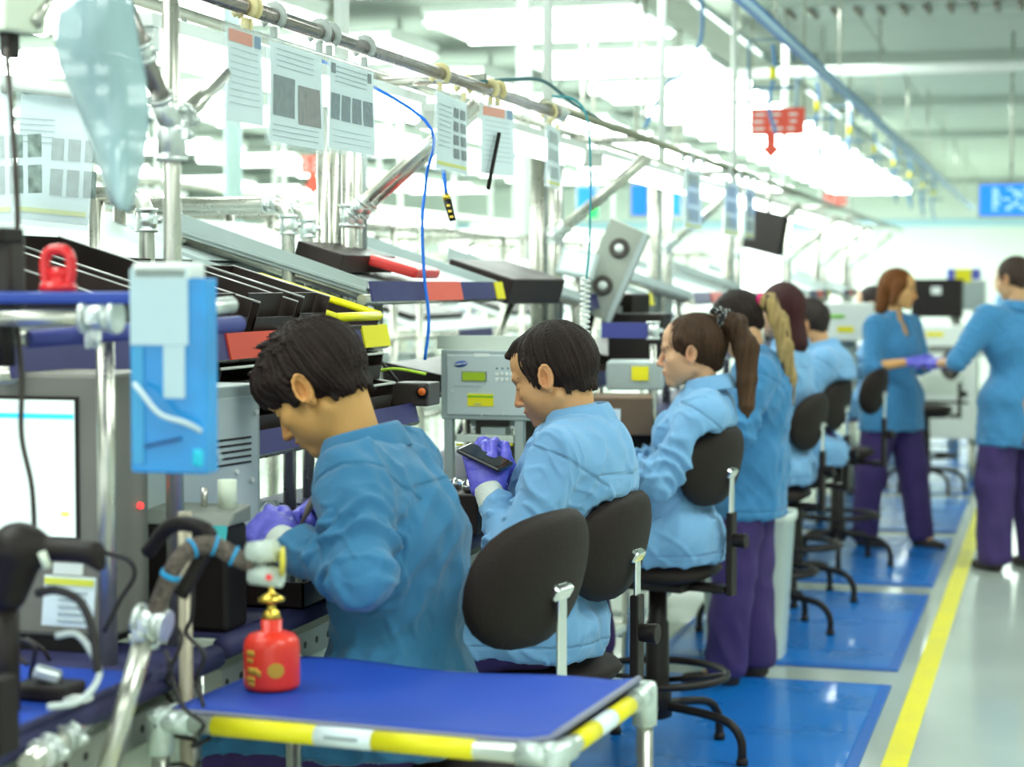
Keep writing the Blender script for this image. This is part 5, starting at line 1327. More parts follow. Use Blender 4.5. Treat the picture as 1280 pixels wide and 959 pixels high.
# slanted pipe with braided gooseneck
t = thing('gooseneck_arm', 'slanted steel pipe with clamp and brown braided gooseneck', 'arm', (0, 0, 0))
Yg = 2.5
MB().cyl(PY(128, 985, Yg - .1), PY(184, 785, Yg), .0155).build('arm_pipe', STEEL, t)
joint(PY(190, 778, Yg), PY(205, 782, Yg) - PY(175, 774, Yg), .021, .045, None, t); joint(PY(184, 790, Yg), PY(184, 785, Yg) - PY(128, 985, Yg), .020, .035, None, t)
BRAID = mat('brown_braid', (.13, .10, .08), .6, bump=1., bscale=160, var=.5, vscale=90)
gp = smooth_pts([PY(192, 772, Yg), PY(205, 738, Yg), PY(222, 702, Yg), PY(243, 684, Yg + .02), PY(268, 682, Yg + .04), PY(292, 695, Yg + .05), PY(318, 706, Yg + .06)], 6)
MB().tube(gp, .0135, 12).build('gooseneck', BRAID, t)
for k in (9, 17, 24, 30): MB().cyl(gp[k] - (gp[k + 1] - gp[k]) * .3, gp[k] + (gp[k + 1] - gp[k]) * .5, .0155).build('cable_tie', mat('cyan_tie', (.01, .35, .7), .4), t)
MB().cyl(PY(312, 692, Yg + .06), PY(345, 688, Yg + .06), .017).cyl(PY(314, 718, Yg + .06), PY(352, 722, Yg + .06), .015).build('valve_body', mat('pale_valve', (.55, .62, .55), .4), t)
MB().lathe([(.004, 0), (.022, .002), (.022, .006), (.004, .008)], PY(350, 702, Yg + .06), 18, (.93, .30, 0)).build('valve_wheel', mat('yellow_wheel', (.75, .62, .05), .4), t)
MB().cyl(PY(336, 722, Yg + .05), PY(336, 722, Yg + .03), .005).build('red_dot', REDP, t)
MB().tube(smooth_pts([PY(185, 690, Yg + .1), PY(210, 660, Yg + .08), PY(235, 655, Yg + .06), PY(262, 668, Yg + .05), PY(250, 700, Yg + .05), PY(225, 745, Yg + .04)], 5), .012, 10).build('black_sleeve', BLACKPL, t)
t = thing('beige_post', 'thin beige post behind the gooseneck', 'post', (0, 0, 0)); p = PY(232, 780, 2.72); MB().cyl((p.x, 2.72, .3), (p.x, 2.72, PY(232, 640, 2.72).z), .011).build('upright', mat('beige_pipe', (.42, .37, .27), .4, .3), t)
# scanner gun
t = thing('barcode_scanner', 'black handheld scanner lying in its holder at the left edge', 'scanner', (0, 0, 0))
Ys = 2.36
F_ = Field(np.array(PY(-30, 780, Ys)) - .06, np.array(PY(150, 640, Ys)) + .06, .004)
V_ = lambda px, py, y=Ys: np.array(PY(px, py, y))
F_.cone(V_(22, 690), V_(8, 740), .038, .030, .02); F_.cone(V_(50, 686), V_(118, 690), .017, .016, .015); F_.cone(V_(112, 692), V_(124, 706), .014, .010, .01); F_.ell(V_(26, 682), (.036, .03, .028), .02)
mesh_obj('scanner_body', F_.mesh('scanner_body'), BLACKPL, t)
MB().tube(smooth_pts([PY(46, 742, Ys), PY(70, 738, Ys), PY(100, 752, Ys), PY(116, 790, Ys), PY(122, 840, Ys)], 6), .0065, 8).build('scanner_cable', CABLE, t)
MB().cyl(PY(52, 690, Ys - .03), PY(60, 710, Ys - .03), .006).build('scanner_tip', CREAM, t)
p = PY(8, 760, Ys); MB().cyl((p.x, Ys, BT), (p.x, Ys, p.z), .018).build('holder_stem', BLACKPL, t)
cord('monitor_cable', 'black cable looping from the monitor down to the bench', [PY(128, 690, 2.6), PY(160, 700, 2.6), PY(168, 720, 2.6), PY(150, 750, 2.6), PY(130, 790, 2.6)], .004, CABLE, 'cable')
t = thing('label_card', 'white card with yellow header below the monitor', 'card', PY(86, 752, 2.62)); t.rotation_euler = (R(-8), 0, R(-4))
MB().box((0, 0, 0), (.092, .003, .078)).build('card', PAPER, t); MB().box((0, -.003, .030), (.088, .002, .010)).build('header', YELP, t)
for k in range(5): MB().box((.008, -.003, .014 - .011 * k), (.05, .002, .0022)).build('print', INKGREY, t)
MB().box((-.005, 0, .050), (.05, .006, .018)).build('card_holder', WHITEPL, t)
# loose cables at the bench
rr = random.Random(11)
CL = ['black cable tangle strand under the scanner', 'thin black cable running behind the red bottle', 'black cable hanging by the slanted pipe', 'cable dropping below the gooseneck', 'black cable loop below the bench edge', 'black cable near the lower left corner', 'cable twisting beside the beige post', 'black cable under the monitor card', 'cable sagging under the near bench']
base = [(0, 740, 60, 850), (-5, 700, 30, 830), (195, 800, 255, 905), (230, 720, 262, 880), (200, 900, 260, 930), (205, 930, 240, 958), (238, 690, 215, 860), (30, 800, 130, 860), (190, 850, 275, 870)]
for k, (x0, y0, x1, y1) in enumerate(base):
    yy = 2.52 + .03 * k
    pts = [PY(x0 + (x1 - x0) * q + rr.uniform(-12, 12), y0 + (y1 - y0) * q + rr.uniform(-10, 14) + (0 if q in (0, 1) else 10), yy + rr.uniform(-.03, .03)) for q in (0, .2, .4, .6, .8, 1)]
    cord('loose_cable', CL[k], pts, .0035, CABLE, 'cable')
cord('pale_cable', 'thick pale grey cord looping over the blue mat at the lower left', [PY(70, 795, 2.42), PY(95, 793, 2.42), PY(114, 815, 2.40), PY(124, 845, 2.38), PY(100, 876, 2.34), PY(60, 884, 2.30)], .0048, mat('grey_cord', (.60, .66, .66), .4), 'cable')
t = thing('blue_work_mat', 'blue mat with dark rim on the near bench at the lower left', 'mat', (-1.55, 2.0, BT + .004)); MB().box((0, 0, .003), (.40, 1.3, .006)).build('mat_sheet', MATBLUE, t, bevel=.002)
MB().tube([(.2, -.65, .003), (.2, .65, .003)], .006, 8).build('mat_rim', MATDK, t)
t = thing('mouse_device', 'small dark gadget with silvery top on the blue mat', 'device', (-1.50, 2.27, BT + .011)); t.location = PZ(60, 872, BT + .011)
MB().box((0, 0, .012), (.09, .07, .022)).build('device_body', BLACKPL, t, bevel=.006); MB().box((.0, 0, .034), (.04, .03, .018), (0, .3, .4)).build('device_top', mat('silver_foil', (.62, .66, .66), .3, .8), t, bevel=.004); MB().box((.06, -.02, .006), (.035, .025, .006)).build('device_tab', WHITEPL, t)
t = thing('bench_guard_pipe', 'silvery pipe guard with joints along the edge of the near bench', 'pipe', (0, 0, 0))
a = PZ(35, 955, BT - .03); b = PZ(150, 873, BT - .03); MB().cyl(a, b, .0145).build('guard_pipe', STEEL, t)
for q in (.15, .35, .98): joint(a.lerp(b, q), b - a, .020, .04, None, t)
MB().cyl(b, PZ(205, 815, BT - .03), .0145).build('guard_pipe', STEEL, t); MB().cyl(a + Vector((0, 0, -.02)), (a.x, a.y, 0.0), .0145).build('guard_leg', STEEL, t)
t = thing('leaflet_box', 'black box with white and yellow label at the lower left edge', 'box', PY(2, 890, 2.15)); t.location.z = BT
MB().box((0, 0, .055), (.024, .05, .10)).build('box_body', BLACKPL, t, bevel=.003); MB().box((.0, -.027, .062), (.014, .002, .055)).build('box_label', PAPER, t); MB().box((.0, -.028, .08), (.014, .002, .008)).build('label_line', YELP, t)

# ================================================================ NEAR CART AND RED BOTTLE
CZ = .90
FLc, FRc, BRc = PZ(187, 907, CZ - .012), PZ(694, 947, CZ - .012), PZ(806, 868, CZ - .012)
U = (FLc - FRc); V2 = (BRc - FRc); V2 = V2.normalized(); U = (U - V2 * U.dot(V2)).normalized(); wU = (FLc - FRc).dot(U); wV = (BRc - FRc).length
t = thing('tool_cart', 'pipe framed cart with blue mat top and yellow taped edges in the foreground', 'cart', (FRc.x, FRc.y, 0))
def C_(a, b, z=0.): v = U * (a * wU) + V2 * (b * wV); return Vector((v.x, v.y, z))
zt = CZ - .012
for (a0, b0), (a1, b1) in (((0, 0), (1, 0)), ((0, 0), (0, 1)), ((1, 0), (1, 1)), ((0, 1), (1, 1))):
    MB().cyl(C_(a0, b0, zt), C_(a1, b1, zt), .014, n=16).build('top_pipe', mat('satin_pipe', (.62, .66, .60), .3, .7), t)
JW = mat('pale_joint', (.60, .68, .64), .35, .55, var=.15, vscale=40)
for a0, b0 in ((0, 0), (1, 0), (0, 1), (1, 1)):
    lg = MB().cyl(C_(a0, b0, .06), C_(a0, b0, zt), .014, n=16).build('leg', STEEL, t)
    MB().lathe([(0, 0), (.02, .01), (.03, .03), (.02, .05), (0, .06)], C_(a0, b0, 0), 14).build('caster', BLACKPL, lg)
    j = MB().lathe([(.0, .022), (.017, .020), (.0205, .012), (.0205, -.05), (.018, -.052)], C_(a0, b0, zt), 18)
    s = 1 if a0 == 0 else -1; q = 1 if b0 == 0 else -1
    j.cyl(C_(a0, b0, zt), C_(a0 + s * .085, b0, zt), .0185, n=16).cyl(C_(a0, b0, zt), C_(a0, b0 + q * .13, zt), .0185, n=16)
    j.cyl(C_(a0, b0, zt) + Vector((0, 0, .01)) - V2 * .0, C_(a0, b0, zt) - V2 * .026 * q + Vector((0, 0, .01)), .006, n=8)
    j.build('corner_joint', JW, t)
MB().prism([(.012, .025), (.985, .025), (.985, .985), (.012, .985)], (0, 0, zt - .005), U * wU, V2 * wV, (0, 0, 1), .012).build('cart_board', MATDK, t, bevel=.003)
vs = []
def mz(a, b): return zt + .012 + .004 * sin(a * 9) * b + .010 * max(0, 1 - a * 14) + .003
n1, n2 = 26, 14; mb = MB()
vs = [C_(.012 + .97 * i / n1, .03 + .955 * j / n2, mz(i / n1, j / n2)) for j in range(n2 + 1) for i in range(n1 + 1)]
mb.add(vs, [(j * (n1 + 1) + i, j * (n1 + 1) + i + 1, (j + 1) * (n1 + 1) + i + 1, (j + 1) * (n1 + 1) + i) for j in range(n2) for i in range(n1)], True)
o = mb.build('cart_mat', MATBLUE, t); s = o.modifiers.new('t', 'SOLIDIFY'); s.thickness = .004; s.offset = 1
MB().tube([C_(.012, .03 + .95 * k / 10, mz(0, k / 10) + .002) for k in range(11)], .0055, 8).tube([C_(.012 + .97 * k / 16, .028, mz(k / 16, 0)) for k in range(17)], .0045, 8).build('mat_rim', mat('grey_rim', (.20, .21, .30), .45), t)
def tape(a0, b0, a1, b1, m, nm): MB().cyl(C_(a0, b0, zt), C_(a1, b1, zt), .0150, n=18).build(nm, m, t)
tape(.855, 0, .585, 0, YELCARD, 'yellow_tape'); tape(.585, 0, .44, 0, PAPER, 'white_label'); tape(.44, 0, .19, 0, YELCARD, 'yellow_tape')
tape(0, .20, 0, .40, YELCARD, 'yellow_tape'); tape(0, .40, 0, .58, PAPER, 'white_label'); tape(0, .58, 0, .80, YELCARD, 'yellow_tape')
cx = C_(.5125, 0, zt); MB().box(cx - V2 * .0155 + Vector((0, 0, .002)), (.055, .001, .006), (0, 0, atan2(U.y, U.x))).build('label_print', INKGREY, t)
MB().prism([(.05, .05), (.95, .05), (.95, .95), (.05, .95)], (0, 0, .42), U * wU, V2 * wV, (0, 0, 1), .015).build('lower_shelf', MATDK, t)
for (a0, b0), (a1, b1) in (((0, 0), (1, 0)), ((0, 1), (1, 1)), ((0, 0), (0, 1)), ((1, 0), (1, 1))): MB().cyl(C_(a0, b0, .41), C_(a1, b1, .41), .014).build('lower_pipe', STEEL, t)

p = PZ(340, 858, CZ + .012)
t = thing('solvent_can', 'red plunger can with brass pump standing on the blue cart', 'can', (p.x, p.y, CZ + .010))
RB = mat('red_can_plastic', (.80, .035, .015), .38, coat=.25, var=.05)
MB().lathe([(0, .0), (.040, 0), (.0445, .004), (.0455, .01), (.0455, .068), (.044, .078), (.037, .087), (.022, .092), (.017, .093), (.017, .112), (0, .113)], (0, 0, 0), 40).build('can_body', RB, t)
MB().lathe([(0, .108), (.016, .112), (.013, .124), (.0075, .128), (.0065, .138), (.021, .141), (.022, .146), (.012, .152), (.005, .156), (.0045, .175), (.007, .177), (.007, .186), (0, .188)], (0, 0, 0), 24).build('brass_pump', BRASS, t)
CY = mat('faded_yellow_print', (.55, .30, .03), .6)
def onarc(a, z, w_, h_, m, nm):
    mb = MB(); r = .0459; vs = []
    for j in (0, 1):
        for i in range(5): q = a + (i / 4 - .5) * w_; vs.append((r * sin(q), -r * cos(q), z + (j - .5) * h_))
    mb.add(vs, [(i, i + 1, 6 + i, 5 + i) for i in range(4)], True); o = mb.build(nm, m, t); s = o.modifiers.new('t', 'SOLIDIFY'); s.thickness = .0006; return o
mb = MB(); vs = [(.0461 * sin(.55 + .30 * cos(q) * 1.0), -.0461 * cos(.55 + .30 * cos(q)), .036 + .0125 * sin(q)) for q in [k * pi / 8 for k in range(16)]]
vs.append((.0463 * sin(.55), -.0463 * cos(.55), .036)); vs += [(.0464 * sin(.55 + .15 * cos(q)), -.0464 * cos(.55 + .15 * cos(q)), .036 + .0062 * sin(q)) for q in [k * pi / 8 for k in range(16)]]
o = mb.add(vs, [(k, (k + 1) % 16, 17 + (k + 1) % 16, 17 + k) for k in range(16)] + [(17 + k, 17 + (k + 1) % 16, 16) for k in range(16)]).build('round_print', CY, t); s = o.modifiers.new('t', 'SOLIDIFY'); s.thickness = .0008
for z, w_, h_, a in ((.062, .40, .010, -.45), (.050, .34, .007, -.48), (.034, .5, .012, -.35), (.020, .42, .010, -.45), (.012, .3, .006, -.4), (.030, .12, .012, -.05)): onarc(a, z, w_, h_, CY, 'printed_block')
# ================================================================ CEILING EQUIPMENT
def make_lamp():
    t = thing('ceiling_lamp', 'twin tube ceiling lamp in the lit field of lamps', 'lamp', (0, 0, 0), 0, 'twin tube ceiling lamps')
    MB().box((0, 0, .07), (1.62, 1.16, .05)).build('lamp_housing', WHITEPL, t)
    for s in (-1, 1): MB().tube([(-.78, .5 * s, .0), (.78, .5 * s, .0)], .040, 10).build('lamp_tube', LIT, t)
    for s in (-1, 1): MB().box((.79 * s, 0, .02), (.03, 1.1, .08)).build('lamp_end', WHITEPL, t)
    return t
l0 = make_lamp(); l0.location = (-3.58, 8.6, 3.45)
first = True
for cx, ys in ((-3.58, [8.6 + 2.45 * k for k in range(13)]), (-5.75, [9.5 + 2.45 * k for k in range(12)]), (-8.6, [12 + 2.6 * k for k in range(9)]), (-11.6, [15 + 2.9 * k for k in range(8)]), (-15.0, [19 + 3.2 * k for k in range(7)])):
    for k, y in enumerate(ys):
        if first: first = False; continue
        lb = 'twin tube lamp of the ceiling row beside the cable tray, ' + ORD[k] if cx == -3.58 else ('twin tube lamp of the second ceiling row from the cable tray, ' + ORD[k] if cx == -5.75 else 'lamp of the %s ceiling row at the left, %s' % ({-8.6: 'third', -11.6: 'fourth', -15.0: 'leftmost'}[cx], ORD[k]))
        dup(l0, (cx, y, 3.45), 0, lb, None if cx > -6 else 'distant ceiling lamps at the left')
l0['label'] = 'twin tube lamp of the ceiling row beside the cable tray, nearest to the camera'
# long cable tray and beams
BEAM = mat('dull_beam_paint', (.36, .39, .33), .6, var=.08, vscale=2)
t = thing('cable_tray', 'long grey cable tray running under the ceiling beside the lamps', 'cable tray', (-2.5, 5, 3.42))
MB().box((0, 17, 0), (.30, 34, .015)).build('tray_floor', BEAM, t)
for s in (-1, 1): MB().box((.15 * s, 17, .035), (.012, 34, .08)).build('tray_side', GREYMC, t)
for k in range(12): MB().cyl((.15, 1 + 2.8 * k, 0), (.15, 1 + 2.8 * k, .38), .008).build('tray_hanger', STEEL, t)
t = thing('blue_air_pipe', 'long blue and white air pipe running above the workers into the distance', 'pipe', (-1.44, 4, 2.9))
MB().cyl((0, 0, 0), (0, 30, 0), .028, n=14).build('pipe_body', mat('pale_blue_pipe', (.50, .68, .84), .35, .1), t)
MB().box((.0, 15, -.028), (.022, 30, .010)).build('pipe_stripe', mat('blue_stripe', (.03, .20, .58), .4), t); MB().box((.028, 15, 0.012), (.006, 30, .014)).build('pipe_stripe', mat('blue_stripe', (.03, .20, .58), .4), t)
for k in range(9): MB().cyl((0, 3 + 3 * k, 0), (0, 3 + 3 * k, CEIL - 2.87), .008).build('pipe_hanger', STEEL, t)
HB = mat('dull_blue_bracket', (.14, .24, .34), .5)
hk = thing('hose_drop', 'U shaped hose drop with blue hose on the long air pipe', 'hose drop', (-1.62, 11.0, 2.9), 0, 'hose drops along the blue air pipe')
MB().tube([(-.12, 0, -.42), (-.12, 0, .08), (.14, 0, .08), (.14, 0, -.05)], .010, 8).tube([(-.12, 0, -.2), (.14, 0, -.2)], .010, 8).build('drop_bracket', HB, hk)
MB().tube(smooth_pts([(.02, 0, .05), (.03, 0, -.1), (.0, 0, -.3), (.04, 0, -.46)], 5), .011, 8).build('drop_hose', mat('muted_blue_hose', (.08, .24, .50), .5), hk)
MB().cyl((.02, 0, -.08), (.02, 0, -.15), .018).build('drop_valve', YELCARD, hk)
for k in range(1, 8): dup(hk, (-1.62, 11.0 + 2.1 * k, 2.9), 0, 'U shaped hose drop on the long air pipe, ' + ORD[k])
hk['label'] += ', nearest'
for i, (y, z, r, x0, lb) in enumerate(((15.6, 3.30, .045, -3.0, 'pale pipe crossing under the ceiling over the aisle'), (9.3, 3.45, .03, -2.6, 'thin pale pipe crossing the ceiling nearest the camera'))):
    tag(MB().cyl((x0, y, z), (5, y, z), r).build('ceiling_pipe', WHITEPL if i == 0 else GREYMC), lb, 'pipe')
t = thing('louvred_beam', 'ceiling beam with brown louvred underside at the top right', 'beam', (-2.2, 14.2, 3.58))
MB().box((3.3, 0, .08), (6.6, .42, .14)).build('beam_body', CEILM, t)
for k in range(40): MB().box((.1 + .165 * k, 0, -.01), (.035, .38, .03), (0, .5, 0)).build('louvre', mat('brown_louvre', (.22, .19, .15), .6), t)
for y in (11.0, 18.6, 23, 28): tag(MB().box((1.0, y, CEIL - .03), (7.6, .34, .12)).build('trim_%d' % int(y), CEILM), kind='structure')
# red arrow signs
def red_sign(label, px, py, Y, w_, h_, rz=0, arrow=True):
    p = PY(px, py, Y); t = thing('red_sign', label, 'sign', p, R(rz))
    RS = mat('red_sign_face', (.85, .10, .06), .5)
    MB().box((0, 0, 0), (w_, .012, h_)).build('sign_face', RS, t)
    if arrow: MB().prism([(-.03, 0), (.03, 0), (.03, -.07), (.07, -.07), (0, -.15), (-.07, -.07), (-.03, -.07)], (-w_ * .12, -.006, -h_ / 2 - .0), (1, 0, 0), (0, 0, 1), (0, 1, 0), .012).build('sign_arrow', RS, t)
    WP = mat('sign_white', (.85, .85, .82), .5)
    rr = random.Random(int(px))
    for k in range(3):
        for q in range(3): MB().box((-w_ * .34 + w_ * .3 * q + rr.uniform(-.01, .01), -.009, h_ * (.26 - .26 * k)), (w_ * rr.uniform(.12, .24), .003, h_ * .09)).build('sign_print', WP, t)
    for s in (-1, 1): MB().cyl((w_ * .48 * s, 0, h_ / 2), (w_ * .48 * s, 0, h_ / 2 + (CEIL - p.z - h_ / 2)), .005).build('sign_wire', mat('olive_wire', (.3, .3, .2), .5), t)
    return t
red_sign('red hanging sign with white print and a down arrow above the far workers', 972, 152, 12.0, .34, .17, 4)
red_sign('small red hanging sign near the end of the lamp rows', 1044, 249, 19, .26, .12, 0, False)
red_sign('blurred red sign with arrow at the left beyond the posts', 396, 206, 12.5, .24, .13, 0)
# blue information screens
def info_screen(label, px0, px1, py0, py1, Y, content=True, dark=False):
    a = PY(px0, py0, Y); b = PY(px1, py1, Y); w_ = b.x - a.x; h_ = a.z - b.z
    t = thing('info_screen', label, 'screen', ((a.x + b.x) / 2, Y, (a.z + b.z) / 2), R(-3))
    MB().box((0, .03, 0), (w_ + .04, .05, h_ + .04)).build('screen_case', BLACKPL if dark else GREYMC, t)
    MB().box((0, 0, 0), (w_, .01, h_)).build('screen_face', mat('blue_lit_screen', (.01, .15, .7), .4, emit=(.0, .17, .80), es=.75), t)
    if content:
        PT = mat('pale_screen_text', (.6, .8, 1), .4, emit=(.45, .75, 1), es=.8); rr = random.Random(3)
        for k in range(9):
            x = -w_ * .42
            while x < w_ * .42:
                l = rr.uniform(.02, .07) * w_; MB().box((x + l / 2, -.007, h_ * (.36 - .085 * k)), (l, .003, h_ * .03)).build('screen_line', PT, t); x += l + rr.uniform(.02, .1) * w_
    for s in (-1, 1): MB().cyl((w_ * .3 * s, .03, h_ / 2), (w_ * .3 * s, .03, CEIL - (a.z + b.z) / 2), .012).build('screen_rod', STEEL, t)
    return t
info_screen('large lit blue information screen with pale text at the right edge', 1225, 1420, 231, 267, 17)
info_screen('blurred blue screen left of the second post cluster gap', 790, 808, 232, 268, 12, False)
info_screen('blurred blue screen seen beyond the coiled cord line', 722, 745, 234, 262, 14, False)
info_screen('narrow blue screen further right in the blur', 840, 850, 240, 268, 15, False)
t = thing('exit_lamp', 'small green lit sign beside the coiled cord line', 'sign', PY(742, 266, 13)); MB().box((0, 0, 0), (.06, .02, .07)).build('lamp_face', mat('green_lit', (.02, .8, .1), .4, emit=(.02, .9, .12), es=1.), t); MB().cyl((0, 0.02, .03), (0, .02, CEIL - t.location.z), .006).build('lamp_rod', STEEL, t)

# ================================================================ MIDDLE AND FAR OBJECTS OF THE LINE
t = thing('lit_display', 'brightly lit white display between the workers with ponytails', 'screen', PY(952, 338, 10.6)); MB().box((0, 0, 0), (.22, .02, .24)).build('display_face', mat('white_lit_display', (1, 1, 1), .4, emit=(.9, 1, .95), es=1.6), t); MB().box((0, .02, 0), (.24, .03, .26)).build('display_case', GREYMC, t); MB().cyl((0, .03, -.12), (0, .03, BT - t.location.z), .015).build('display_stand', STEEL, t)
t = thing('dark_monitor', 'dark tilted monitor hanging above the lit white display', 'monitor', PY(957, 290, 10.4)); t.rotation_euler = (0, 0, R(-30)); MB().box((0, 0, 0), (.26, .04, .22), (0, R(12), 0)).build('monitor_case', BLACKPL, t, bevel=.005); MB().cyl((0, .03, .1), (0, .03, 2.16 - t.location.z), .012).build('monitor_arm', STEEL, t)
def boxy(name, label, px, py, Y, d, m, cat, rz=0, group=None, extra=None, rest=None):
    p = PY(px, py, Y); t = thing(name, label, cat, p, R(rz), group)
    if rest is not None: t.location.z = rest + d[2] / 2
    MB().box((0, 0, 0), d).build(name.split('_')[-1] + '_body', m, t, bevel=.006)
    if extra: extra(t, d)
    return t
def lab(cols):
    def f(t, d):
        for k, (m, x, z, w_, h_) in enumerate(cols): MB().box((x * d[0], -d[1] / 2 - .003, z * d[2]), (w_ * d[0], .004, h_ * d[2])).build('front_label', m, t)
    return f
GRL = mat('green_label', (.25, .65, .05), .5)
boxy('white_tester', 'white tester with green and yellow labels left of the red-haired worker', 1060, 402, 12.4, (.34, .3, .24), WHITEPL, 'machine', 0, None, lab([(GRL, -.15, .15, .25, .1), (YELCARD, .0, -.2, .3, .16)]), None)
MB().cyl((0, 0, -.12), (0, 0, BT - bpy.data.objects['white_tester'].location.z), .06).build('tester_stand', GREYMC, bpy.data.objects['white_tester'])
boxy('grey_instrument', 'grey instrument with yellow sticker behind the stubbled worker', 795, 452, 6.7, (.20, .26, .10), GREYMC, 'machine', 10, None, lab([(YELCARD, .1, .1, .3, .5)]), BT + .24)
boxy('carton_box', 'brown carton of parts on the bench left of the scrunchie worker', 772, 478, 6.35, (.24, .26, .13), mat('brown_carton', (.16, .10, .06), .7, var=.2), 'box', 12, None, lab([(PAPER, -.1, .0, .3, .4)]), BT + .105)
boxy('black_case', 'black case under the brown carton on the bench', 785, 505, 6.45, (.28, .28, .10), BLACKPL, 'box', 5, None, None, BT + .004)
boxy('black_device', 'black equipment block left of the ponytail workers', 800, 440, 7.5, (.22, .2, .2), BLACKPL, 'machine', 0, None, None, BT + .3)
boxy('black_camera', 'black camera head under the tilted fan unit', 782, 392, 7.6, (.15, .14, .16), BLACKPL, 'machine', -20, None, lab([(STEEL2, 0, 0, .4, .4)]), None)
boxy('brown_parts_case', 'dark brown sloping case above the stubbled worker beside the posts', 632, 352, 6.4, (.26, .4, .09), TRAYBK, 'box', -12, None, None, None).rotation_euler = (0, R(16), R(-12))
_b = bpy.data.objects['brown_parts_case']; MB().cyl((0, .1, -.04), (-.09, .1, BT - _b.location.z), .012).build('case_support', STEEL, _b)
t = thing('indigo_shelf_rail', 'indigo wrapped rail with a pale joint left of the scrunchie worker', 'rail', PY(782, 413, 6.6)); MB().box((0, 0, 0), (.17, .03, .055)).build('rail_strip', mat('indigo_wrap', (.05, .06, .26), .45), t); joint((.1, 0, 0), (0, 0, 1), .022, .06, None, t); MB().cyl((0.1, .0, -.05), (.1, 0, BT - t.location.z), .012).build('rail_support', STEEL, t)
for k, (px, py, Y, lb) in enumerate(((772, 515, 6.0, 'white papers and bags on the bench before the scrunchie worker'), (815, 497, 6.6, 'green and white packets beside the scrunchie worker'), (578, 640, 4.45, 'dark fixture with a chrome knob between the first two workers'))):
    t = thing('bench_items' if k < 2 else 'test_fixture', lb, 'packets' if k < 2 else 'fixture', PY(px, py, Y)); t.location.z = BT + .004
    if k < 2:
        for q in range(5): MB().box((.05 * (q % 3) - .05, .05 * q - .1, .012 + .006 * q), (.10, .07, .012), (0, 0, q * .7)).build('packet', [PAPER, GREYMC, mat('pale_green_packet', (.4, .7, .4), .4), WHITEPL, mat('blue_packet', (.1, .2, .6), .4)][q], t)
    else:
        MB().box((0, 0, .05), (.12, .14, .1)).build('fixture_body', TRAYBK, t, bevel=.005); MB().lathe([(.015, .1), (.022, .11), (.022, .125), (0, .135)], (0.03, -.03, 0), 16).build('fixture_knob', CHROME, t); MB().lathe([(.015, .1), (.02, .12), (0, .128)], (-.03, .04, 0), 16).build('fixture_knob', CHROME, t)

# waste bin
t = thing('waste_bin', 'slim pale grey waste bin beside the streaked ponytail worker', 'bin', (-1.235, 7.86, 0.011))
BINM = mat('pale_bin_plastic', (.66, .74, .68), .4, var=.03)
def ringed(zs, rin=.004):
    vs = []; n = 32
    for (hx, hy, z) in zs:
        for i in range(n):
            a = 2 * pi * i / n; ex = abs(cos(a)) ** .35 * (1 if cos(a) > 0 else -1); ey = abs(sin(a)) ** .35 * (1 if sin(a) > 0 else -1)
            vs.append((hx * ex, hy * ey, z))
    m = len(zs); return MB().add(vs, [(j * n + i, j * n + (i + 1) % n, (j + 1) * n + (i + 1) % n, (j + 1) * n + i) for j in range(m - 1) for i in range(n)] + [tuple(reversed(range(n)))], True)
ringed([(.155, .10, 0), (.158, .103, .01), (.19, .128, .57), (.198, .136, .575), (.201, .139, .60), (.197, .135, .612), (.187, .125, .612), (.183, .121, .58), (.15, .095, .02)]).build('bin_shell', BINM, t)
MB().tube([(.0, -.105, .05), (.0, -.127, .5)], .004, 6).build('bin_groove', BINM, t)
# rows of production beyond the line
t0 = thing('back_row_rack', 'steel frame rack of the blurred row behind the first line, nearest to the camera', 'rack', (-3.1, 3.4, 0), 0, 'frames of the row behind the first line')
for x, y in ((0, 0), (-.8, 0), (0, 1.5), (-.8, 1.5)): MB().cyl((x, y, 0), (x, y, 1.85), .018).build('upright', STEEL, t0)
for z in (1.85, 1.3, .9):
    MB().tube([(0, 0, z), (-.8, 0, z)], .017, 10).tube([(0, 1.5, z), (-.8, 1.5, z)], .017, 10).tube([(0, 0, z), (0, 1.5, z)], .017, 10).tube([(-.8, 0, z), (-.8, 1.5, z)], .017, 10).build('frame_pipe', STEEL, t0)
MB().box((-.4, .75, .93), (.82, 1.5, .03)).build('frame_top', LAM, t0)
MB().prism([(0, 0), (1, 0), (1, 1), (0, 1)], (.0, .05, 1.32), (0, 1.4, 0), (-.7, 0, .22), (0, 0, 1), .01).build('frame_shelf', GREYMC, t0)
MB().box((-.35, .5, 1.08), (.4, .4, .24)).build('frame_machine', GREYMC, t0, bevel=.01); MB().box((-.4, 1.1, 1.05), (.3, .3, .18)).build('frame_machine', WHITEPL, t0, bevel=.01)
MB().box((-.3, .75, 1.42), (.3, .9, .06), (0, R(16), 0)).build('frame_bin', TRAYBK, t0); MB().box((.02, .9, 1.30), (.01, .6, .05)).build('frame_strip', BLUESTRIP, t0)
nm = ['behind the first line', 'in the second blurred row', 'in the third blurred row', 'in the farthest blurred row at the left']
for ri, (x, y0, n, dy) in enumerate(((-3.1, 3.4, 8, 1.9), (-5.6, 6.4, 8, 2.1), (-8.4, 9.5, 8, 2.4), (-11.5, 14, 7, 3.0))):
    for k in range(n):
        if ri == 0 and k == 0: continue
        dup(t0, (x, y0 + dy * k, 0), 0, 'steel frame rack %s, %s' % (nm[ri], ORD[k]), 'frames ' + nm[ri])
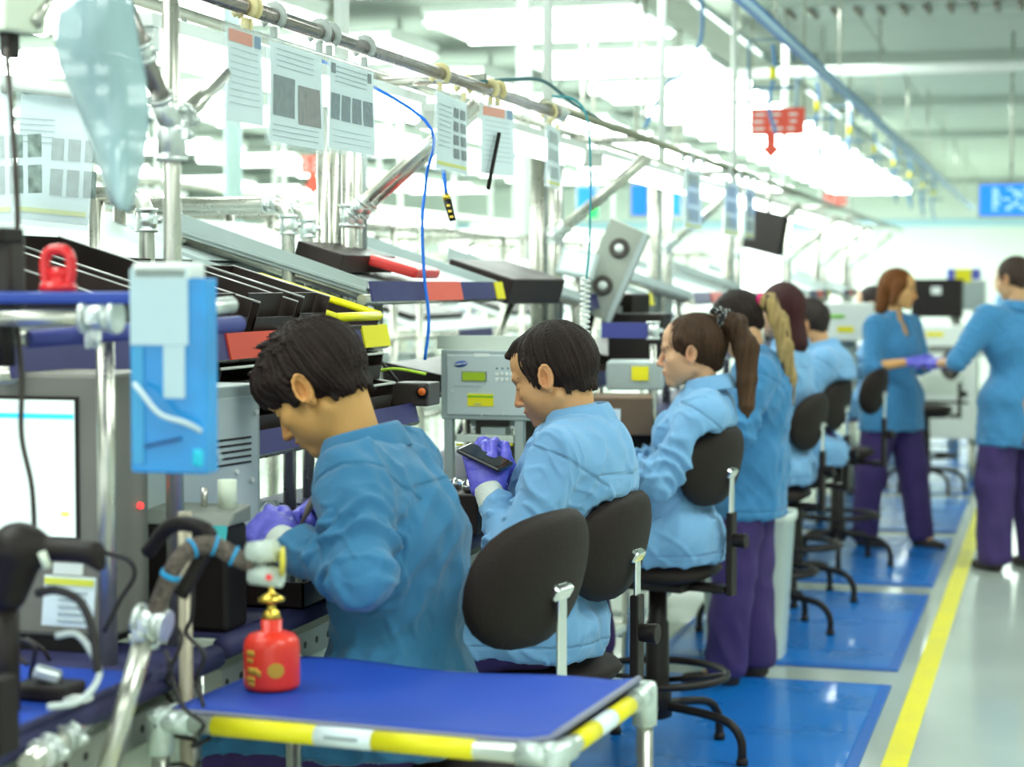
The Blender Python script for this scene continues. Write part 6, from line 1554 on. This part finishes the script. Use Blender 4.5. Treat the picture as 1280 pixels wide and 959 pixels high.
# handle frames right behind the trays
for k, (Yh, px0, px1, py, lb) in enumerate(((4.75, 150, 360, 256, 'thick steel pipe handle frame left of the post cluster'), (5.05, 175, 384, 262, 'second steel pipe handle frame just behind the first'), (3.9, 120, 183, 243, 'small steel pipe handle frame behind the large instruction sheet'))):
    a = PY(px0, py, Yh); b = PY(px1, py, Yh); t = thing('handle_bar', lb, 'handle bar', (0, 0, 0)); z = a.z
    pts = [(a.x, Yh, z), (b.x - .04, Yh, z), (b.x - .012, Yh, z - .012), (b.x, Yh, z - .04), (b.x, Yh, BT)]
    if b.x > -1.4: pts = [(p[0], p[1], p[2]) for p in pts]
    MB().tube(pts, .018, 12).build('handle_pipe', STEEL, t); MB().cyl((a.x, Yh, z), (a.x, Yh, BT), .018).build('handle_leg', STEEL, t)
    joint((b.x - .05, Yh, z), (1, 0, 0), .0225, .035, None, t); joint((b.x, Yh, z - .06), (0, 0, 1), .0225, .05, None, t)
# second row of posts and lights farther left
for ri, (x, y0, n, dy) in enumerate(((-5.2, 7.0, 7, 2.6), (-8.0, 10.0, 7, 3.0))):
    for k in range(n):
        dup(f0, (x, y0 + dy * k, 0), 0, 'blurred post cluster in the %s row behind, %s' % (('first', 'second')[ri], ORD[k]), 'post clusters of the rows behind')
        dup(s0, (x + .15, y0 + dy * k - 1.0, 2.06), 0, 'blurred strip light in the %s row behind, %s' % (('first', 'second')[ri], ORD[k]), 'strip lights of the rows behind')
    tag(MB().cyl((x, y0 - 3, 2.18), (x, y0 + n * dy, 2.18), .02).build('back_rail', STEEL), 'blurred steel rail of the row %s behind the first line' % ('nearest' if ri == 0 else 'farther'), 'rail')
for k, (px, Y, col) in enumerate(((150, 9, 0), (292, 9.5, 0), (655, 12, 1))):
    p = PY(px, 300, Y); tag(MB().cyl((p.x, Y, 0), (p.x, Y, CEIL + .02), .05).build('hall_column', [mat('teal_column', (.45, .62, .60), .5), WHITEPL][col]), ['pale teal column at the left behind the instruction sheet', 'pale teal column below the orange headed sheet', 'white column behind the gridded sheet'][k], 'column')
# machines at the end of the aisle
def legs(t, d): 
    for sx in (-1, 1):
        for sy in (-1, 1): MB().cyl((sx * (d[0] / 2 - .04), sy * (d[1] / 2 - .04), -d[2] / 2), (sx * (d[0] / 2 - .04), sy * (d[1] / 2 - .04), -t.location.z + .001), .02).build('leg', STEEL, t)
m1 = boxy('white_cabinet', 'white machine cabinet between the two standing workers', 1180, 520, 15.5, (.52, .6, .62), WHITEPL, 'cabinet', 0, None, None, .36); legs(m1, (.52, .6, .62))
MB().box((0, -.302, -.02), (.4, .006, .02)).build('cabinet_groove', BLACKPL, m1); MB().box((.0, -.304, .12), (.34, .006, .14)).build('cabinet_drawer', LAM, m1)
m2 = boxy('white_printer', 'pale machine with curved top and yellow label on the white cabinet', 1178, 420, 15.5, (.46, .5, .26), WHITEPL, 'machine', 0, None, lab([(YELCARD, -.1, .25, .3, .14), (GREYMID, .1, -.2, .6, .2)]), .985)
m3 = boxy('dark_machine', 'dark machine block behind the red-haired worker', 1172, 360, 17.5, (.44, .4, .34), BLACKPL, 'machine', 0, None, lab([(STEEL2, .0, .2, .2, .2)]), 1.28); legs(m3, (.44, .4, .34))
m4 = boxy('yellow_topped_machine', 'machine with blue ends and a yellow block beyond the standing workers', 1205, 343, 18.5, (.30, .3, .10), mat('violet_blue_part', (.10, .12, .55), .5), 'machine', 0, None, lab([(YELCARD, 0, -.15, .5, 1.3)]), 1.62)
MB().box((0, 0, -.2), (.4, .3, .28)).build('machine_base', GREYMC, m4); legs(m4, (.30, .3, .68))
m5 = boxy('pale_locker', 'pale locker far at the end of the aisle', 1240, 330, 30, (.9, .5, 1.9), WHITEPL, 'locker', 0, None, None, 0.001)
m6 = boxy('far_conveyor', 'pale conveyor table far beyond the standing workers', 1195, 450, 20, (1.2, .8, .12), GREYMC, 'conveyor', 0, None, None, .85); legs(m6, (1.2, .8, .12))
for k, y in enumerate((30, 33.5, 37)):
    dup(m5, (-3.2 - 2.2 * k, y, m5.location.z), 0, ['pale locker right of the far lamp rows', 'pale locker left of the others at the hall end', 'farthest pale locker of the hall end'][k])
tag(MB().box((-8, 42.97, 2.95), (26, .05, .16)).build('trim_blue', mat('pale_blue_stripe', (.45, .70, .82), .6)), kind='structure')
